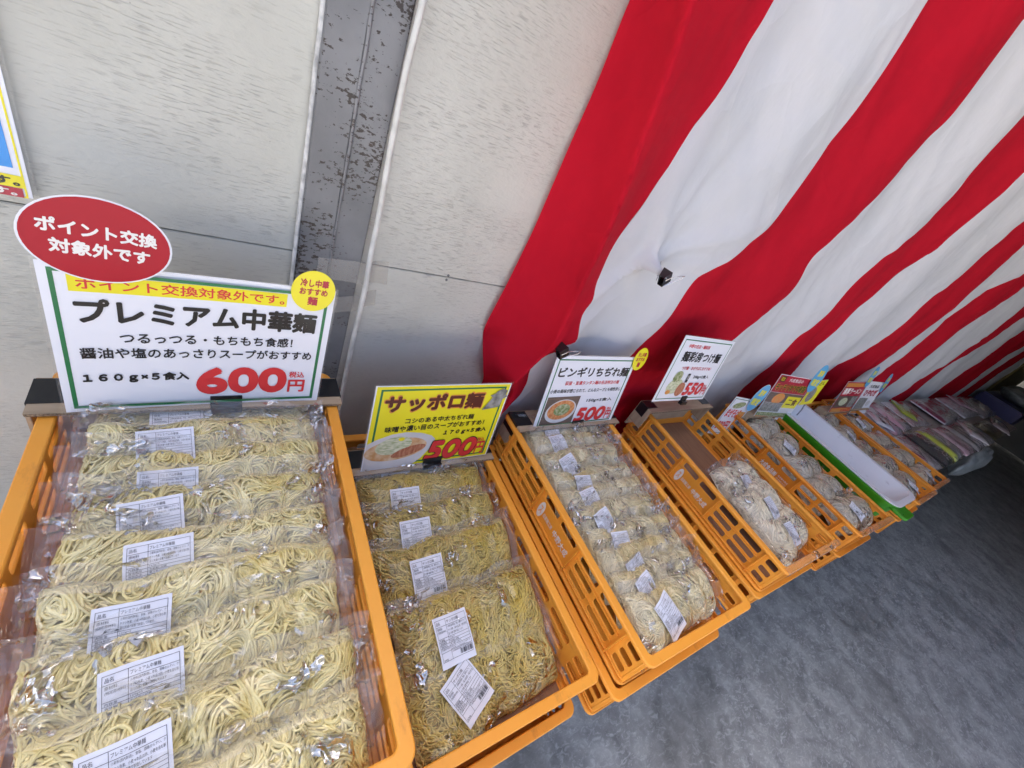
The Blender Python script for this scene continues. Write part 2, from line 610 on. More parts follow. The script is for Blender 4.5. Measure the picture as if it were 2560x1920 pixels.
# ------------------------------------------------------------------ surface materials of the place
def wall_mat():
    m = bpy.data.materials.new('painted_plywood')
    m.use_nodes = True
    n = m.node_tree
    b = n.nodes['Principled BSDF']
    b.inputs['Roughness'].default_value = 0.55
    b.inputs['Specular IOR Level'].default_value = 0.35
    tc = n.nodes.new('ShaderNodeTexCoord')

    def noise(scale, st, detail=4, dist=0.0):
        mp = n.nodes.new('ShaderNodeMapping')
        mp.inputs['Scale'].default_value = st
        n.links.new(tc.outputs['Object'], mp.inputs[0])
        z = n.nodes.new('ShaderNodeTexNoise')
        z.inputs['Scale'].default_value = scale
        z.inputs['Detail'].default_value = detail
        z.inputs['Distortion'].default_value = dist
        n.links.new(mp.outputs[0], z.inputs['Vector'])
        return z.outputs[0]

    def rng_(s, a, c, lo=0.0, hi=1.0):
        r = n.nodes.new('ShaderNodeMapRange')
        r.inputs[1].default_value = a
        r.inputs[2].default_value = c
        r.inputs[3].default_value = lo
        r.inputs[4].default_value = hi
        n.links.new(s, r.inputs[0])
        return r.outputs[0]

    def mul(a, c):
        k = n.nodes.new('ShaderNodeMath')
        k.operation = 'MULTIPLY'
        n.links.new(a, k.inputs[0])
        if isinstance(c, float):
            k.inputs[1].default_value = c
        else:
            n.links.new(c, k.inputs[1])
        return k.outputs[0]

    def mix(f, a, c):
        k = n.nodes.new('ShaderNodeMix')
        k.data_type = 'RGBA'
        n.links.new(f, k.inputs[0])
        for i, v in ((6, a), (7, c)):
            if isinstance(v, tuple):
                k.inputs[i].default_value = (*v, 1)
            else:
                n.links.new(v, k.inputs[i])
        return k.outputs[2]
    grain = rng_(noise(560, (0.085, 1, 1), 3), 0.555, 0.64)
    patch = rng_(noise(7, (0.7, 1, 1.5), 5), 0.36, 0.60)
    dash = mul(grain, patch)
    coarse = rng_(noise(110, (0.05, 1, 1), 4), 0.70, 0.76)
    stain = rng_(noise(3.5, (1, 1, 1), 5), 0.40, 0.75)
    specks = rng_(noise(90, (1, 1, 1), 2), 0.74, 0.78)
    c = mix(stain, (0.535, 0.532, 0.475), (0.435, 0.43, 0.375))
    c = mix(mul(dash, 0.33), c, (0.20, 0.19, 0.165))
    c = mix(mul(coarse, 0.3), c, (0.22, 0.20, 0.17))
    c = mix(mul(specks, 0.55), c, (0.15, 0.14, 0.12))
    n.links.new(c, b.inputs['Base Color'])
    b1 = n.nodes.new('ShaderNodeBump')
    b1.inputs['Strength'].default_value = 0.35
    b1.inputs['Distance'].default_value = 0.003
    n.links.new(noise(150, (0.6, 1, 1), 3), b1.inputs['Height'])
    b2 = n.nodes.new('ShaderNodeBump')
    b2.invert = True
    b2.inputs['Strength'].default_value = 0.5
    b2.inputs['Distance'].default_value = 0.002
    n.links.new(dash, b2.inputs['Height'])
    n.links.new(b1.outputs[0], b2.inputs['Normal'])
    n.links.new(b2.outputs[0], b.inputs['Normal'])
    return m


def steel_mat():
    m = mat('weathered_grey_steel', (0.13, 0.134, 0.14), 0.42, 0.5, vcol=(0.20, 0.204, 0.21), vscale=9, bump=0.2, bscale=70)
    n = m.node_tree
    b = n.nodes['Principled BSDF']
    src = b.inputs['Base Color'].links[0].from_socket
    tc = n.nodes.new('ShaderNodeTexCoord')
    mp = n.nodes.new('ShaderNodeMapping')
    mp.inputs['Scale'].default_value = (0.55, 1, 1)
    n.links.new(tc.outputs['Object'], mp.inputs[0])
    z = n.nodes.new('ShaderNodeTexNoise')
    z.inputs['Scale'].default_value = 190
    z.inputs['Detail'].default_value = 5
    z.inputs['Roughness'].default_value = 0.65
    n.links.new(mp.outputs[0], z.inputs['Vector'])
    z2 = n.nodes.new('ShaderNodeTexNoise')
    z2.inputs['Scale'].default_value = 8
    n.links.new(tc.outputs['Object'], z2.inputs['Vector'])
    ad = n.nodes.new('ShaderNodeMath')
    ad.operation = 'MULTIPLY_ADD'
    ad.inputs[1].default_value = 0.75
    n.links.new(z2.outputs[0], ad.inputs[0])
    n.links.new(z.outputs[0], ad.inputs[2])
    r = n.nodes.new('ShaderNodeMapRange')
    r.inputs[1].default_value = 0.945
    r.inputs[2].default_value = 0.98
    n.links.new(ad.outputs[0], r.inputs[0])
    mx = n.nodes.new('ShaderNodeMix')
    mx.data_type = 'RGBA'
    mx.inputs[7].default_value = (0.035, 0.026, 0.022, 1)
    n.links.new(src, mx.inputs[6])
    n.links.new(r.outputs[0], mx.inputs[0])
    n.links.new(mx.outputs[2], b.inputs['Base Color'])
    return m


def floor_mat():
    m = bpy.data.materials.new('slate_floor')
    m.use_nodes = True
    n = m.node_tree
    b = n.nodes['Principled BSDF']
    b.inputs['Roughness'].default_value = 0.5
    b.inputs['Specular IOR Level'].default_value = 0.35
    tc = n.nodes.new('ShaderNodeTexCoord')

    def nz(scale, detail, dist, st=(1, 1, 1), a=0.4, c=0.6, rot=0.0):
        mp = n.nodes.new('ShaderNodeMapping')
        mp.inputs['Scale'].default_value = st
        mp.inputs['Rotation'].default_value = (0, 0, rot)
        n.links.new(tc.outputs['Object'], mp.inputs[0])
        z = n.nodes.new('ShaderNodeTexNoise')
        z.inputs['Scale'].default_value = scale
        z.inputs['Detail'].default_value = detail
        z.inputs['Roughness'].default_value = 0.62
        z.inputs['Distortion'].default_value = dist
        n.links.new(mp.outputs[0], z.inputs['Vector'])
        r = n.nodes.new('ShaderNodeMapRange')
        r.inputs[1].default_value = a
        r.inputs[2].default_value = c
        n.links.new(z.outputs[0], r.inputs[0])
        return r.outputs[0]

    def mix(f, a, c, k=1.0):
        x = n.nodes.new('ShaderNodeMix')
        x.data_type = 'RGBA'
        mu = n.nodes.new('ShaderNodeMath')
        mu.operation = 'MULTIPLY'
        mu.inputs[1].default_value = k
        n.links.new(f, mu.inputs[0])
        n.links.new(mu.outputs[0], x.inputs[0])
        for i, v in ((6, a), (7, c)):
            if isinstance(v, tuple):
                x.inputs[i].default_value = (*v, 1)
            else:
                n.links.new(v, x.inputs[i])
        return x.outputs[2]
    c = mix(nz(9, 8, 0.6, a=0.35, c=0.65), (0.185, 0.195, 0.195), (0.38, 0.395, 0.39))
    c = mix(nz(34, 6, 1.2, (1, 1.7, 1), 0.5, 0.72, 0.6), c, (0.53, 0.55, 0.555), 0.8)
    c = mix(nz(26, 3, 3.0, (1, 5, 1), 0.63, 0.70, 0.9), c, (0.60, 0.61, 0.60), 0.6)
    c = mix(nz(30, 3, 3.0, (5, 1, 1), 0.64, 0.70, 0.3), c, (0.58, 0.59, 0.58), 0.55)
    c = mix(nz(2.2, 5, 0.3, a=0.52, c=0.66), c, (0.11, 0.112, 0.105), 0.5)
    n.links.new(c, b.inputs['Base Color'])
    bp = n.nodes.new('ShaderNodeBump')
    bp.inputs['Strength'].default_value = 0.25
    bp.inputs['Distance'].default_value = 0.003
    n.links.new(nz(60, 5, 0.8, (1, 2, 1), 0, 1), bp.inputs['Height'])
    n.links.new(bp.outputs[0], b.inputs['Normal'])
    return m


M_wall = wall_mat()
M_steel = steel_mat()
M_floor = floor_mat()
M_ground = mat('concrete_outside', (0.34, 0.325, 0.295), 0.9, 0.2, vcol=(0.28, 0.265, 0.24), vscale=2)
M_roof = mat('grey_roof_sheet', (0.30, 0.30, 0.29), 0.7, 0.3, var=0.2, vscale=2)
M_inner = mat('dim_inner_wall', (0.16, 0.16, 0.155), 0.8, 0.2, var=0.2, vscale=2)

# ------------------------------------------------------------------ large structure
put('ground', boxmesh('ground', (-120, 120, -120, 120, -0.3, -0.012), M_ground), kind='structure')
put('floor', boxmesh('floor', (-2.6, 11.5, -3.6, 0.78, -0.008, 0.0), M_floor), kind='structure')
put('unseen_roof', boxmesh('unseen_roof', (1.15, 11.5, -2.2, 0.9, 2.75, 2.83), M_roof), kind='structure')  # out of view; its reach is set to darken the right side
put('end_wall', boxmesh('end_wall', (11.4, 11.5, -2.2, 0.8, 0.0, 2.75), M_inner), kind='structure')  # unseen, added along with the overhead cover so light falls off rightwards
put('side_wall', boxmesh('side_wall', (4.6, 11.4, -2.2, -2.1, 0.0, 2.75), M_inner), kind='structure')  # unseen, placed opposite the curtain to hold back light from the front

wall = put('plywood_wall', None, loc=(0, 0.70, 0), label='off-white painted plywood wall with fine wood grain behind the signs', cat='wall')
SEAM = 1.0945
for x0, x1 in ((-1.6, 0.094), (0.198, 2.02), (2.025, 3.9), (3.905, 5.9), (5.905, 11.35)):
    put('panel', boxmesh('panel', (x0, x1, 0.0, 0.02, 0.0, SEAM - 0.0009), M_wall, 0.0012), wall)
    put('panel', boxmesh('panel', (x0, x1, 0.0, 0.02, SEAM + 0.0009, 2.75), M_wall, 0.0012), wall)
put('backing', boxmesh('backing', (-1.6, 11.35, 0.0215, 0.05, 0.0, 2.75), M_inner), wall)
Vn = Flat()
for x, z in ((0.368, 1.099), (0.367, 1.089)):
    put('nail', plate('nail', [ellipse(x, z, 0.0026, 0.0026, 12)], 0.001, M_steel, fn=lambda a, b, c: (a, c - 0.0006, b)), wall)

post = put('steel_post', None, loc=(0, 0.70, 0), label='worn grey steel post with rust flecks and a welded centre seam', cat='post')
put('flange', boxmesh('flange', (0.0965, 0.146, -0.012, 0.02, 0, 2.75), M_steel, 0.002), post)
put('flange', boxmesh('flange', (0.147, 0.1965, -0.010, 0.02, 0, 2.75), M_steel, 0.002), post)
zz = np.linspace(0, 2.75, 420)
wob = fbm(zz, zz * 0, 3, 30, 3)
put('weld_bead', tube('weld_bead', np.stack([0.1472 + 0.0012 * wob, np.full_like(zz, -0.0108), zz], 1), 0.0028 + 0.0008 * fbm(zz, zz * 0, 5, 90, 2), M_steel, 6), post)
put('caulk_line', tube('caulk_line', np.stack([0.0945 + 0.0006 * wob, np.full_like(zz, -0.006), zz], 1), 0.0034, mat('caulk', (0.62, 0.62, 0.6), 0.6, 0.3, vcol=(0.35, 0.35, 0.34), vscale=60), 6), post)

# cable with its two pieces of clear tape
cz = np.array([2.6, 2.0, 1.62, 1.468, 1.39, 1.29, 1.181, 1.124, 1.062, 0.965, 0.896, 0.802, 0.70, 0.5])
cx = np.array([0.205, 0.207, 0.203, 0.200, 0.197, 0.201, 0.207, 0.206, 0.208, 0.207, 0.209, 0.211, 0.214, 0.22])
t = np.linspace(0, len(cz) - 1, 160)
ti = np.arange(len(cz))
ks = np.ones(5) / 5


def sm(v):
    return np.convolve(np.pad(v, 2, mode='edge'), ks, 'valid')


cab = np.stack([sm(np.interp(t, ti, cx)), 0.678 + 0.004 * np.sin(t * 1.3), np.interp(t, ti, cz)], 1)
put('white_cable', tube('white_cable', cab, 0.0045, M_cable, 10), label='white electric cable hanging down beside the steel post', cat='cable')
for nm, P4, lab in (('a', [(0.128, 1.098), (0.246, 1.106), (0.253, 1.060), (0.128, 1.062)], 'upper strip of clear tape across the post and cable'),
                    ('b', [(0.150, 1.022), (0.236, 1.046), (0.240, 1.012), (0.150, 0.99)], 'lower slanting strip of clear tape across the cable')):
    u = np.linspace(0, 1, 30)
    v = np.linspace(0, 1, 8)
    U, Vv = np.meshgrid(u, v, indexing='ij')
    P4 = np.array(P4)
    X = (P4[0, 0] * (1 - U) + P4[1, 0] * U) * (1 - Vv) + (P4[3, 0] * (1 - U) + P4[2, 0] * U) * Vv
    Z = (P4[0, 1] * (1 - U) + P4[1, 1] * U) * (1 - Vv) + (P4[3, 1] * (1 - U) + P4[2, 1] * U) * Vv
    Y = np.where(X < 0.197, 0.686, 0.698) - 0.017 * np.exp(-((X - 0.207) / 0.009) ** 2)
    put('clear_tape', npmesh('clear_tape', np.stack([X, Y, Z], -1).reshape(-1, 3), grid(30, 8), M_cleartape, smooth=True), label=lab, cat='tape')

# ------------------------------------------------------------------ striped curtain
BD = {0: [(.477, 1.59), (.484, 1.49), (.484, 1.38), (.487, 1.23), (.481, 1.11), (.471, .99), (.480, .95), (.515, .90), (.535, .84), (.53, .76), (.50, .62)],
      1: [(.726, 1.70), (.729, 1.57), (.710, 1.46), (.705, 1.37), (.693, 1.31), (.680, 1.25), (.690, 1.18), (.700, 1.07), (.690, 1.01), (.640, .96), (.625, .92), (.655, .86), (.64, .80), (.58, .74), (.57, .62)],
      2: [(1.148, 1.88), (1.174, 1.78), (1.185, 1.61), (1.192, 1.56), (1.182, 1.50), (1.183, 1.42), (1.143, 1.35), (1.065, 1.30), (1.017, 1.265), (1.001, 1.22), (1.012, 1.17), (1.015, 1.10), (.988, 1.03), (.975, .98), (.95, .85), (.95, .62)],
      3: [(1.563, 2.01), (1.573, 1.93), (1.604, 1.82), (1.579, 1.74), (1.583, 1.67), (1.555, 1.58), (1.509, 1.52), (1.486, 1.46), (1.465, 1.39), (1.491, 1.35), (1.549, 1.30), (1.541, 1.26), (1.485, 1.18), (1.456, 1.13), (1.431, 1.06), (1.38, .9), (1.36, .62)],
      4: [(1.943, 1.94), (1.970, 1.85), (1.990, 1.80), (2.061, 1.75), (2.060, 1.70), (2.018, 1.62), (1.950, 1.53), (1.908, 1.47), (1.888, 1.37), (1.921, 1.27), (1.917, 1.21), (1.869, 1.12), (1.874, 1.00), (1.851, .90), (1.867, .71)],
      5: [(2.360, 1.94), (2.363, 1.87), (2.343, 1.74), (2.323, 1.59), (2.265, 1.47), (2.238, 1.32), (2.226, 1.19), (2.195, 1.02), (2.216, .94), (2.2, .62)],
      6: [(2.944, 1.88), (2.920, 1.80), (2.925, 1.70), (2.956, 1.60), (2.857, 1.44), (2.885, 1.32), (2.860, 1.22), (2.813, 1.10), (2.730, 1.03), (2.624, .96), (2.55, .62)],
      7: [(3.376, 1.84), (3.345, 1.70), (3.389, 1.54), (3.337, 1.37), (3.318, 1.18), (3.268, 1.05), (3.157, .92), (3.05, .62)],
      8: [(3.871, 1.79), (3.738, 1.70), (3.600, 1.57), (3.573, 1.42), (3.590, 1.24), (3.487, 1.08), (3.426, .97), (3.35, .62)],
      9: [(4.325, 1.75), (4.238, 1.61), (4.105, 1.43), (4.035, 1.20), (4.011, .94), (3.95, .62)],
      10: [(4.964, 1.68), (4.983, 1.48), (4.724, 1.32), (4.716, 1.12), (4.613, .97), (4.317, .73)],
      11: [(5.480, 1.63), (5.357, 1.42), (5.148, 1.24), (4.989, 1.00), (5.034, .80)],
      12: [(6.015, 1.58), (5.907, 1.27), (5.670, 1.07), (5.720, .80)],
      13: [(7.047, 1.48), (6.691, 1.15), (6.645, .58)], 14: [(7.55, 1.45), (7.35, 1.15), (7.25, .6)], 15: [(8.1, 1.42), (7.95, 1.1), (7.9, .6)], 16: [(8.72, 1.38), (8.66, 1.0), (8.6, .6)]}
CLIP1 = np.array([0.80, 1.245])
CLIP2 = np.array([0.665, 1.02])


def cur_y(X, Z, s, k):
    g = np.log(1 + 0.8 * X) / (0.8 * 0.20)
    y = 0.655 + 0.011 * np.sin(2 * np.pi * g + 1.2 * np.sin(3.1 * Z) + 0.6) \
        + 0.008 * np.sin(2 * np.pi * X / 0.47 + 2.0 * Z + 1.0) + 0.0020 * fbm(X, Z * 0.7, 21, 16, 4) - 0.0075 * np.abs(fbm(X + 0.5 * Z, 0.45 * Z, 33, 15, 3))
    # gathers that pull towards the binder clip
    dx, dz = X - CLIP1[0], Z - CLIP1[1]
    r = np.hypot(dx, dz) + 1e-6
    for a, amp, w in ((100, 0.020, 0.010), (80, 0.018, 0.009), (28, 0.024, 0.010), (10, 0.014, 0.009), (226, 0.024, 0.009), (60, 0.008, 0.010), (-60, 0.008, 0.012)):
        ca, sa = math.cos(rad(a)), math.sin(rad(a))
        al = dx * ca + dz * sa
        pe = -dx * sa + dz * ca
        g = np.where(al > 0, np.exp(-(pe / (w + 0.075 * np.abs(al))) ** 2) * np.exp(-al / 0.26), 0)
        y = y - amp * g
    y = y - 0.016 * np.exp(-(r / 0.03) ** 2)
    dx, dz = X - CLIP2[0], Z - CLIP2[1]
    for a, amp, w in ((35, 0.03, 0.010), (60, 0.02, 0.010), (8, 0.02, 0.012), (150, 0.03, 0.012), (-70, 0.02, 0.014)):
        ca, sa = math.cos(rad(a)), math.sin(rad(a))
        al = dx * ca + dz * sa
        pe = -dx * sa + dz * ca
        g = np.where(al > 0, np.exp(-(pe / (w + 0.18 * np.abs(al))) ** 2) * np.exp(-al / 0.11), 0)
        y = y - amp * g
    return y


M_redcloth = mat('red_cloth', (0.62, 0.010, 0.030), 0.85, 0.15, vcol=(0.55, 0.008, 0.026), vscale=8, bump=0.6, bscale=11, bdist=0.012, transl=0.35, stretch=(1, 1, 0.7))
M_whitecloth = mat('white_cloth', (0.76, 0.77, 0.80), 0.85, 0.15, vcol=(0.70, 0.715, 0.74), vscale=6, bump=0.7, bscale=10, bdist=0.012, transl=0.30, stretch=(1, 1, 0.7))
def crumple(m, scale, dist):
    n = m.node_tree
    b = n.nodes['Principled BSDF']
    old = b.inputs['Normal'].links[0].from_socket
    tc = n.nodes.new('ShaderNodeTexCoord')
    nz = n.nodes.new('ShaderNodeTexNoise')
    nz.inputs['Scale'].default_value = scale * 0.6
    n.links.new(tc.outputs['Object'], nz.inputs['Vector'])
    ds = n.nodes.new('ShaderNodeVectorMath')
    ds.operation = 'MULTIPLY_ADD'
    ds.inputs[1].default_value = (0.12, 0.12, 0.12)
    n.links.new(nz.outputs[1], ds.inputs[0])
    n.links.new(tc.outputs['Object'], ds.inputs[2])
    vo = n.nodes.new('ShaderNodeTexVoronoi')
    vo.inputs['Scale'].default_value = scale
    n.links.new(ds.outputs[0], vo.inputs['Vector'])
    bp = n.nodes.new('ShaderNodeBump')
    bp.inputs['Strength'].default_value = 0.85
    bp.inputs['Distance'].default_value = dist
    n.links.new(vo.outputs['Distance'], bp.inputs['Height'])
    n.links.new(old, bp.inputs['Normal'])
    n.links.new(bp.outputs[0], b.inputs['Normal'])


crumple(M_redcloth, 7, 0.012)
crumple(M_whitecloth, 7, 0.014)
curtain = put('striped_curtain', None, loc=(0, 0, 0), label='red and white vertically striped festival curtain hanging along the wall', cat='curtain')
ZT, ZB = 2.45, 0.60
for k in range(16):
    nu = 26 if k < 4 else 14
    nv = 190 if k < 5 else 100
    zs = np.linspace(ZT, ZB, nv)
    kk = np.ones(7) / 7

    def bx(i):
        p = sorted(BD[i], key=lambda q: q[1])
        x = np.interp(zs, [q[1] for q in p], [q[0] for q in p])
        return np.convolve(np.pad(x, 3, mode='edge'), kk, 'valid')
    xa, xb = bx(k), bx(k + 1)
    s = np.linspace(0, 1, nu)
    X = xa[None, :] * (1 - s[:, None]) + xb[None, :] * s[:, None]
    Z = np.broadcast_to(zs[None, :], X.shape).copy()
    Sg = np.broadcast_to(s[:, None], X.shape)
    Y = cur_y(X, Z, Sg, k)
    if k == 0:
        sr = np.interp(zs, [0.95, 1.26, 1.44, 1.62, 2.3], [0.93, 0.90, 0.60, 0.34, 0.25])[None, :]
        yr = np.interp(zs, [0.6, 0.95, 1.05, 1.6, 2.4], [0.60, 0.575, 0.555, 0.540, 0.54])[None, :]
        prof = np.where(Sg < sr, 0.688 + (yr - 0.688) * np.clip(Sg / sr, 0, 1) ** 1.25, yr + (0.652 - yr) * np.clip((Sg - sr) / (1.001 - sr), 0, 1))
        low = np.clip((1.0 - Z) / 0.05, 0, 1)
        prof = prof + low * (0.020 * np.sin(2 * np.pi * (Z - 0.08 * Sg) / 0.19 + 0.6) - 0.006)
        wgt = np.clip(1.0 - np.clip((Sg - 0.93) / 0.07, 0, 1), 0, 1)
        Y = prof * wgt + Y * (1 - wgt) + 0.0022 * fbm(X, Z, 22, 28, 4)
        sc = (Y / 0.66 - 1) * wgt
        X = X * (1 + sc * 0.9)
    V = np.stack([X, Y, Z], -1).reshape(-1, 3)
    o = put('cloth_stripe', npmesh('cloth_stripe', V, grid(nu, nv), M_redcloth if k % 2 == 0 else M_whitecloth, smooth=True), curtain)
    o['label'] = 'red stripe' if k % 2 == 0 else 'white stripe'
    if k == 0:
        e = V.reshape(nu, nv, 3)[1]
        put('hem', tube('hem', e + np.array([0.004, -0.0012, 0]), 0.0014, M_redcloth, 6), curtain)


def binder_clip(loc, rz, ry, label):
    c = put('binder_clip', None, loc=loc, rot=(0, ry, rz), label=label, cat='clip', group='binder clips on the curtain')
    k_ = 1.45
    V = [(-.012, -.004, 0), (.012, -.004, 0), (.012, -.0005, -.016), (-.012, -.0005, -.016), (-.012, .012, 0), (.012, .012, 0), (.012, .0085, -.016), (-.012, .0085, -.016)]
    F = [(0, 1, 5, 4), (0, 3, 2, 1), (4, 5, 6, 7), (0, 4, 7, 3), (1, 2, 6, 5)]
    put('clip_body', npmesh('clip_body', np.array(V) * k_, F, M_metalblk), c)
    for yy, sg in ((-.003, -1), (.012, 1)):
        P = [(-.006, yy, -.015), (-.007, yy + sg * .004, -.004), (-.004, yy + sg * .012, .008), (0, yy + sg * .015, .013), (.004, yy + sg * .012, .008), (.007, yy + sg * .004, -.004), (.006, yy, -.015)]
        put('wire_handle', tube('wire_handle', np.array(P) * k_, .0009, M_wire, 6), c)
    return c


binder_clip((0.822, 0.578, 1.250), 0.35, 0.75, 'black binder clip pinching the white stripe in the middle of the curtain')
binder_clip((0.645, 0.572, 1.030), 0.3, 0.85, 'black binder clip at the bottom of the leftmost red stripe')

# ------------------------------------------------------------------ crates
CL, CH = 0.60, 0.108


def crate_parts(Wd):
    """shared meshes of one crate size; local x across, y from the front (0) to the back, z up"""
    parts = {}
    h = Wd / 2
    lo, hi = 0.010, CH - 0.006
    rows = [(0.020, 0.038), (0.046, 0.064), (0.073, 0.092)]
    sl = []
    for z0, z1 in rows:
        for a, b in ((0.018, 0.050), (0.072, 0.140), (0.152, 0.214)):
            sl.append(rrect(a, b, z0, z1, 0.0055, 3))
            sl.append(rrect(CL - b, CL - a, z0, z1, 0.0055, 3))
    for a, b in ((0.236, 0.295), (0.307, 0.364)):
        sl.append(rrect(a, b, rows[2][0], rows[2][1], 0.0055, 3))
    lp = [rrect(0.006, CL - 0.006, lo, hi, 0.002, 1)] + sl
    parts['side'] = lambda M, sx: plate('side_wall', lp, 0.0034, M, 0.0007, fn=lambda x, y, z: (sx * (h - 0.0115) + z, x, y))
    es = []
    for z0, z1 in (rows[1], rows[2]):
        for c in (-0.10, -0.045):
            es.append(rrect(c - 0.021, c + 0.021, z0, z1, 0.0055, 3))
            es.append(rrect(-c - 0.021, -c + 0.021, z0, z1, 0.0055, 3))
    le = [rrect(-h + 0.010, h - 0.010, lo, hi, 0.002, 1)] + es
    parts['end'] = lambda M, yy: plate('end_wall', le, 0.0034, M, 0.0007, fn=lambda x, y, z: (x, yy + z, y))
    parts['rim'] = lambda M: plate('rim', [rrect(-h, h, 0, CL, 0.016, 5), rrect(-h + 0.0135, h - 0.0135, 0.0135, CL - 0.0135, 0.010, 5)], 0.008, M, 0.002, fn=lambda x, y, z: (x, y, z + CH - 0.004))
    parts['flange'] = lambda M: plate('stacking_flange', [rrect(-h + 0.003, h - 0.003, 0.003, CL - 0.003, 0.014, 5), rrect(-h + 0.018, h - 0.018, 0.018, CL - 0.018, 0.006, 4)], 0.007, M, 0.0015, fn=lambda x, y, z: (x, y, z + 0.0075))
    parts['ledge'] = lambda M: plate('ledge', [rrect(-h + 0.006, h - 0.006, 0.006, CL - 0.006, 0.012, 5), rrect(-h + 0.0125, h - 0.0125, 0.0125, CL - 0.0125, 0.008, 4)], 0.003, M, 0.0006, fn=lambda x, y, z: (x, y, z + 0.0175))
    parts['base'] = lambda M: boxmesh('base', (-h + 0.0125, h - 0.0125, 0.0125, CL - 0.0125, 0.004, 0.008), M)
    parts['rib'] = lambda M: boxmesh('rib', (-0.0045, 0.0045, -0.0013, 0.0013, 0.011, CH - 0.0085), M)
    parts['hrib'] = lambda M: boxmesh('rib', (-0.0025, 0.0025, -0.0755, 0.0755, -0.001, 0.001), M)
    return parts


def build_crate_meshes(Wd, M):
    p = crate_parts(Wd)
    h = Wd / 2
    out = []
    for sx in (-1, 1):
        out.append(('side_wall', p['side'](M, sx), (0, 0, 0)))
    out.append(('end_wall', p['end'](M, 0.0115), (0, 0, 0)))
    out.append(('end_wall', p['end'](M, CL - 0.0115), (0, 0, 0)))
    out.append(('rim', p['rim'](M), (0, 0, 0)))
    out.append(('stacking_flange', p['flange'](M), (0, 0, 0)))
    out.append(('ledge', p['ledge'](M), (0, 0, 0)))
    out.append(('base', p['base'](M), (0, 0, 0)))
    rib = p['rib'](M)
    hr = p['hrib'](M)
    for sx in (-1, 1):
        for y in (0.060, 0.2245, 0.3755, CL - 0.060):
            out.append(('rib', rib, (sx * (h - 0.0065), y, 0)))
        for y in (0.1425, CL - 0.1425):
            for z in (0.042, 0.0685):
                out.append(('rib', hr, (sx * (h - 0.0075), y, z)))
    return out


CM = {'A': (0.355, build_crate_meshes(0.355, M_orange)), 'B': (0.330, build_crate_meshes(0.330, M_amber))}


def crate_print(kind):
    """white print for the plain panel in the middle of a long side"""
    F = Flat()
    if kind == 'A':
        F.poly(M_white_ink, ellipse(0.083, 0.5, 0.075, 0.46, 28))
        F.text(M_orange, 'ス', 0.045, 0.122, 0.28, 0.72, 0.02)
        F.text(M_white_ink, '自家麺工房', 0.19, 0.47, 0.36, 0.60, 0.01)
        F.text(M_white_ink, '中野大成', 0.53, 0.97, 0.30, 0.68, 0.02)
    else:
        F.text(M_white_ink, '大成食品㈱', 0.04, 0.58, 0.30, 0.72, 0.02)
        F.text(M_white_ink, '東京都中野区', 0.63, 0.95, 0.54, 0.68, 0.0)
        F.text(M_white_ink, '03-3387-7177', 0.63, 0.95, 0.34, 0.46, 0.0)
    return F


PRM = {}
for kd in 'AB':
    Wd = CM[kd][0]
    F = crate_print(kd)
    L0, z0, dz = 0.365, 0.018, 0.052
    ln = 0.13
    PRM[kd] = F.mesh('lettering', M_white_ink, lambda x, y: (-(Wd / 2 - 0.0115) - 0.0022, L0 - x * ln, z0 + y * dz), (-1, 0, 0))
    if kd == 'A':
        PRM['A2'] = F.mesh('lettering', M_orange, lambda x, y: (-(Wd / 2 - 0.0115) - 0.0026, L0 - x * ln, z0 + y * dz), (-1, 0, 0))


def crate(kind, xc, y0, ztop, rz, label, name='orange_crate', group='orange crates in a row along the wall', wrap=False):
    c = put(name, None, loc=(xc, y0, ztop - CH), rot=(0, 0, rz), label=label, cat='crate', group=group)
    for nm, me, lc in CM[kind][1]:
        put(nm, me, c, lc)
    put('lettering', PRM[kind], c)
    if kind == 'A':
        put('lettering', PRM['A2'], c)
    if wrap:
        h = CM[kind][0] / 2
        nu, nv = 60, 18
        u = np.linspace(-h - 0.001, h + 0.001, nu)
        v = np.linspace(0, 1, nv)
        U, Vv = np.meshgrid(u, v, indexing='ij')
        ang = Vv * 3.6 - 0.5
        ry, rzz = 0.0095, 0.0075
        Y = 0.0068 - ry * np.cos(ang) * 1.0
        Z = CH - 0.004 + rzz * np.sin(ang)
        Z = np.where(Vv < 0.15, CH - 0.012 - (0.15 - Vv) * 0.12, Z)
        cr = 0.0012 * fbm(U, Vv * 0.04, int(xc * 100) + 3, 60, 3)
        put('clear_wrap', npmesh('clear_wrap', np.stack([U, Y + cr, Z + cr + 0.001], -1).reshape(-1, 3), grid(nu, nv), M_wrap, smooth=True), c)
    return c


CR = [  # kind, x centre, front y, rim z, yaw, label, wrap
    ('A', -0.0125, 0.036, 0.889, 0.0, 'raised orange crate nearest the camera, full of thick pale yellow noodle bags', False),
    ('A', 0.3700, 0.024, 0.722, 0.004, 'low orange crate under the yellow sign, holding golden curly noodle bags', False),
    ('A', 0.7690, -0.001, 0.797, -0.004, 'orange crate holding nine bags of fine beige noodles', False),
    ('A', 1.3220, 0.013, 0.802, 0.0, 'half-empty orange crate with bare brown board and three noodle bags', True),
    ('B', 1.8280, -0.004, 0.800, -0.02, 'amber crate standing just left of the green tub', True),
    ('B', 2.5200, -0.012, 0.800, 0.0, 'amber crate standing just right of the green tub', True),
    ('B', 2.8680, 0.002, 0.800, 0.0, 'last amber crate before the table of packets', True)]
for i, (kd, xc, y0, zt, rz, lb, wr) in enumerate(CR):
    crate(kd, xc, y0, zt, rz, lb, wrap=wr)
LOW = [(0, -0.018, -0.010, 0.004), (2, -0.014, -0.014, 0.006), (3, -0.012, -0.010, -0.006), (4, 0.006, -0.012, 0.01), (5, -0.006, -0.010, 0.0), (6, -0.004, -0.012, 0.0)]
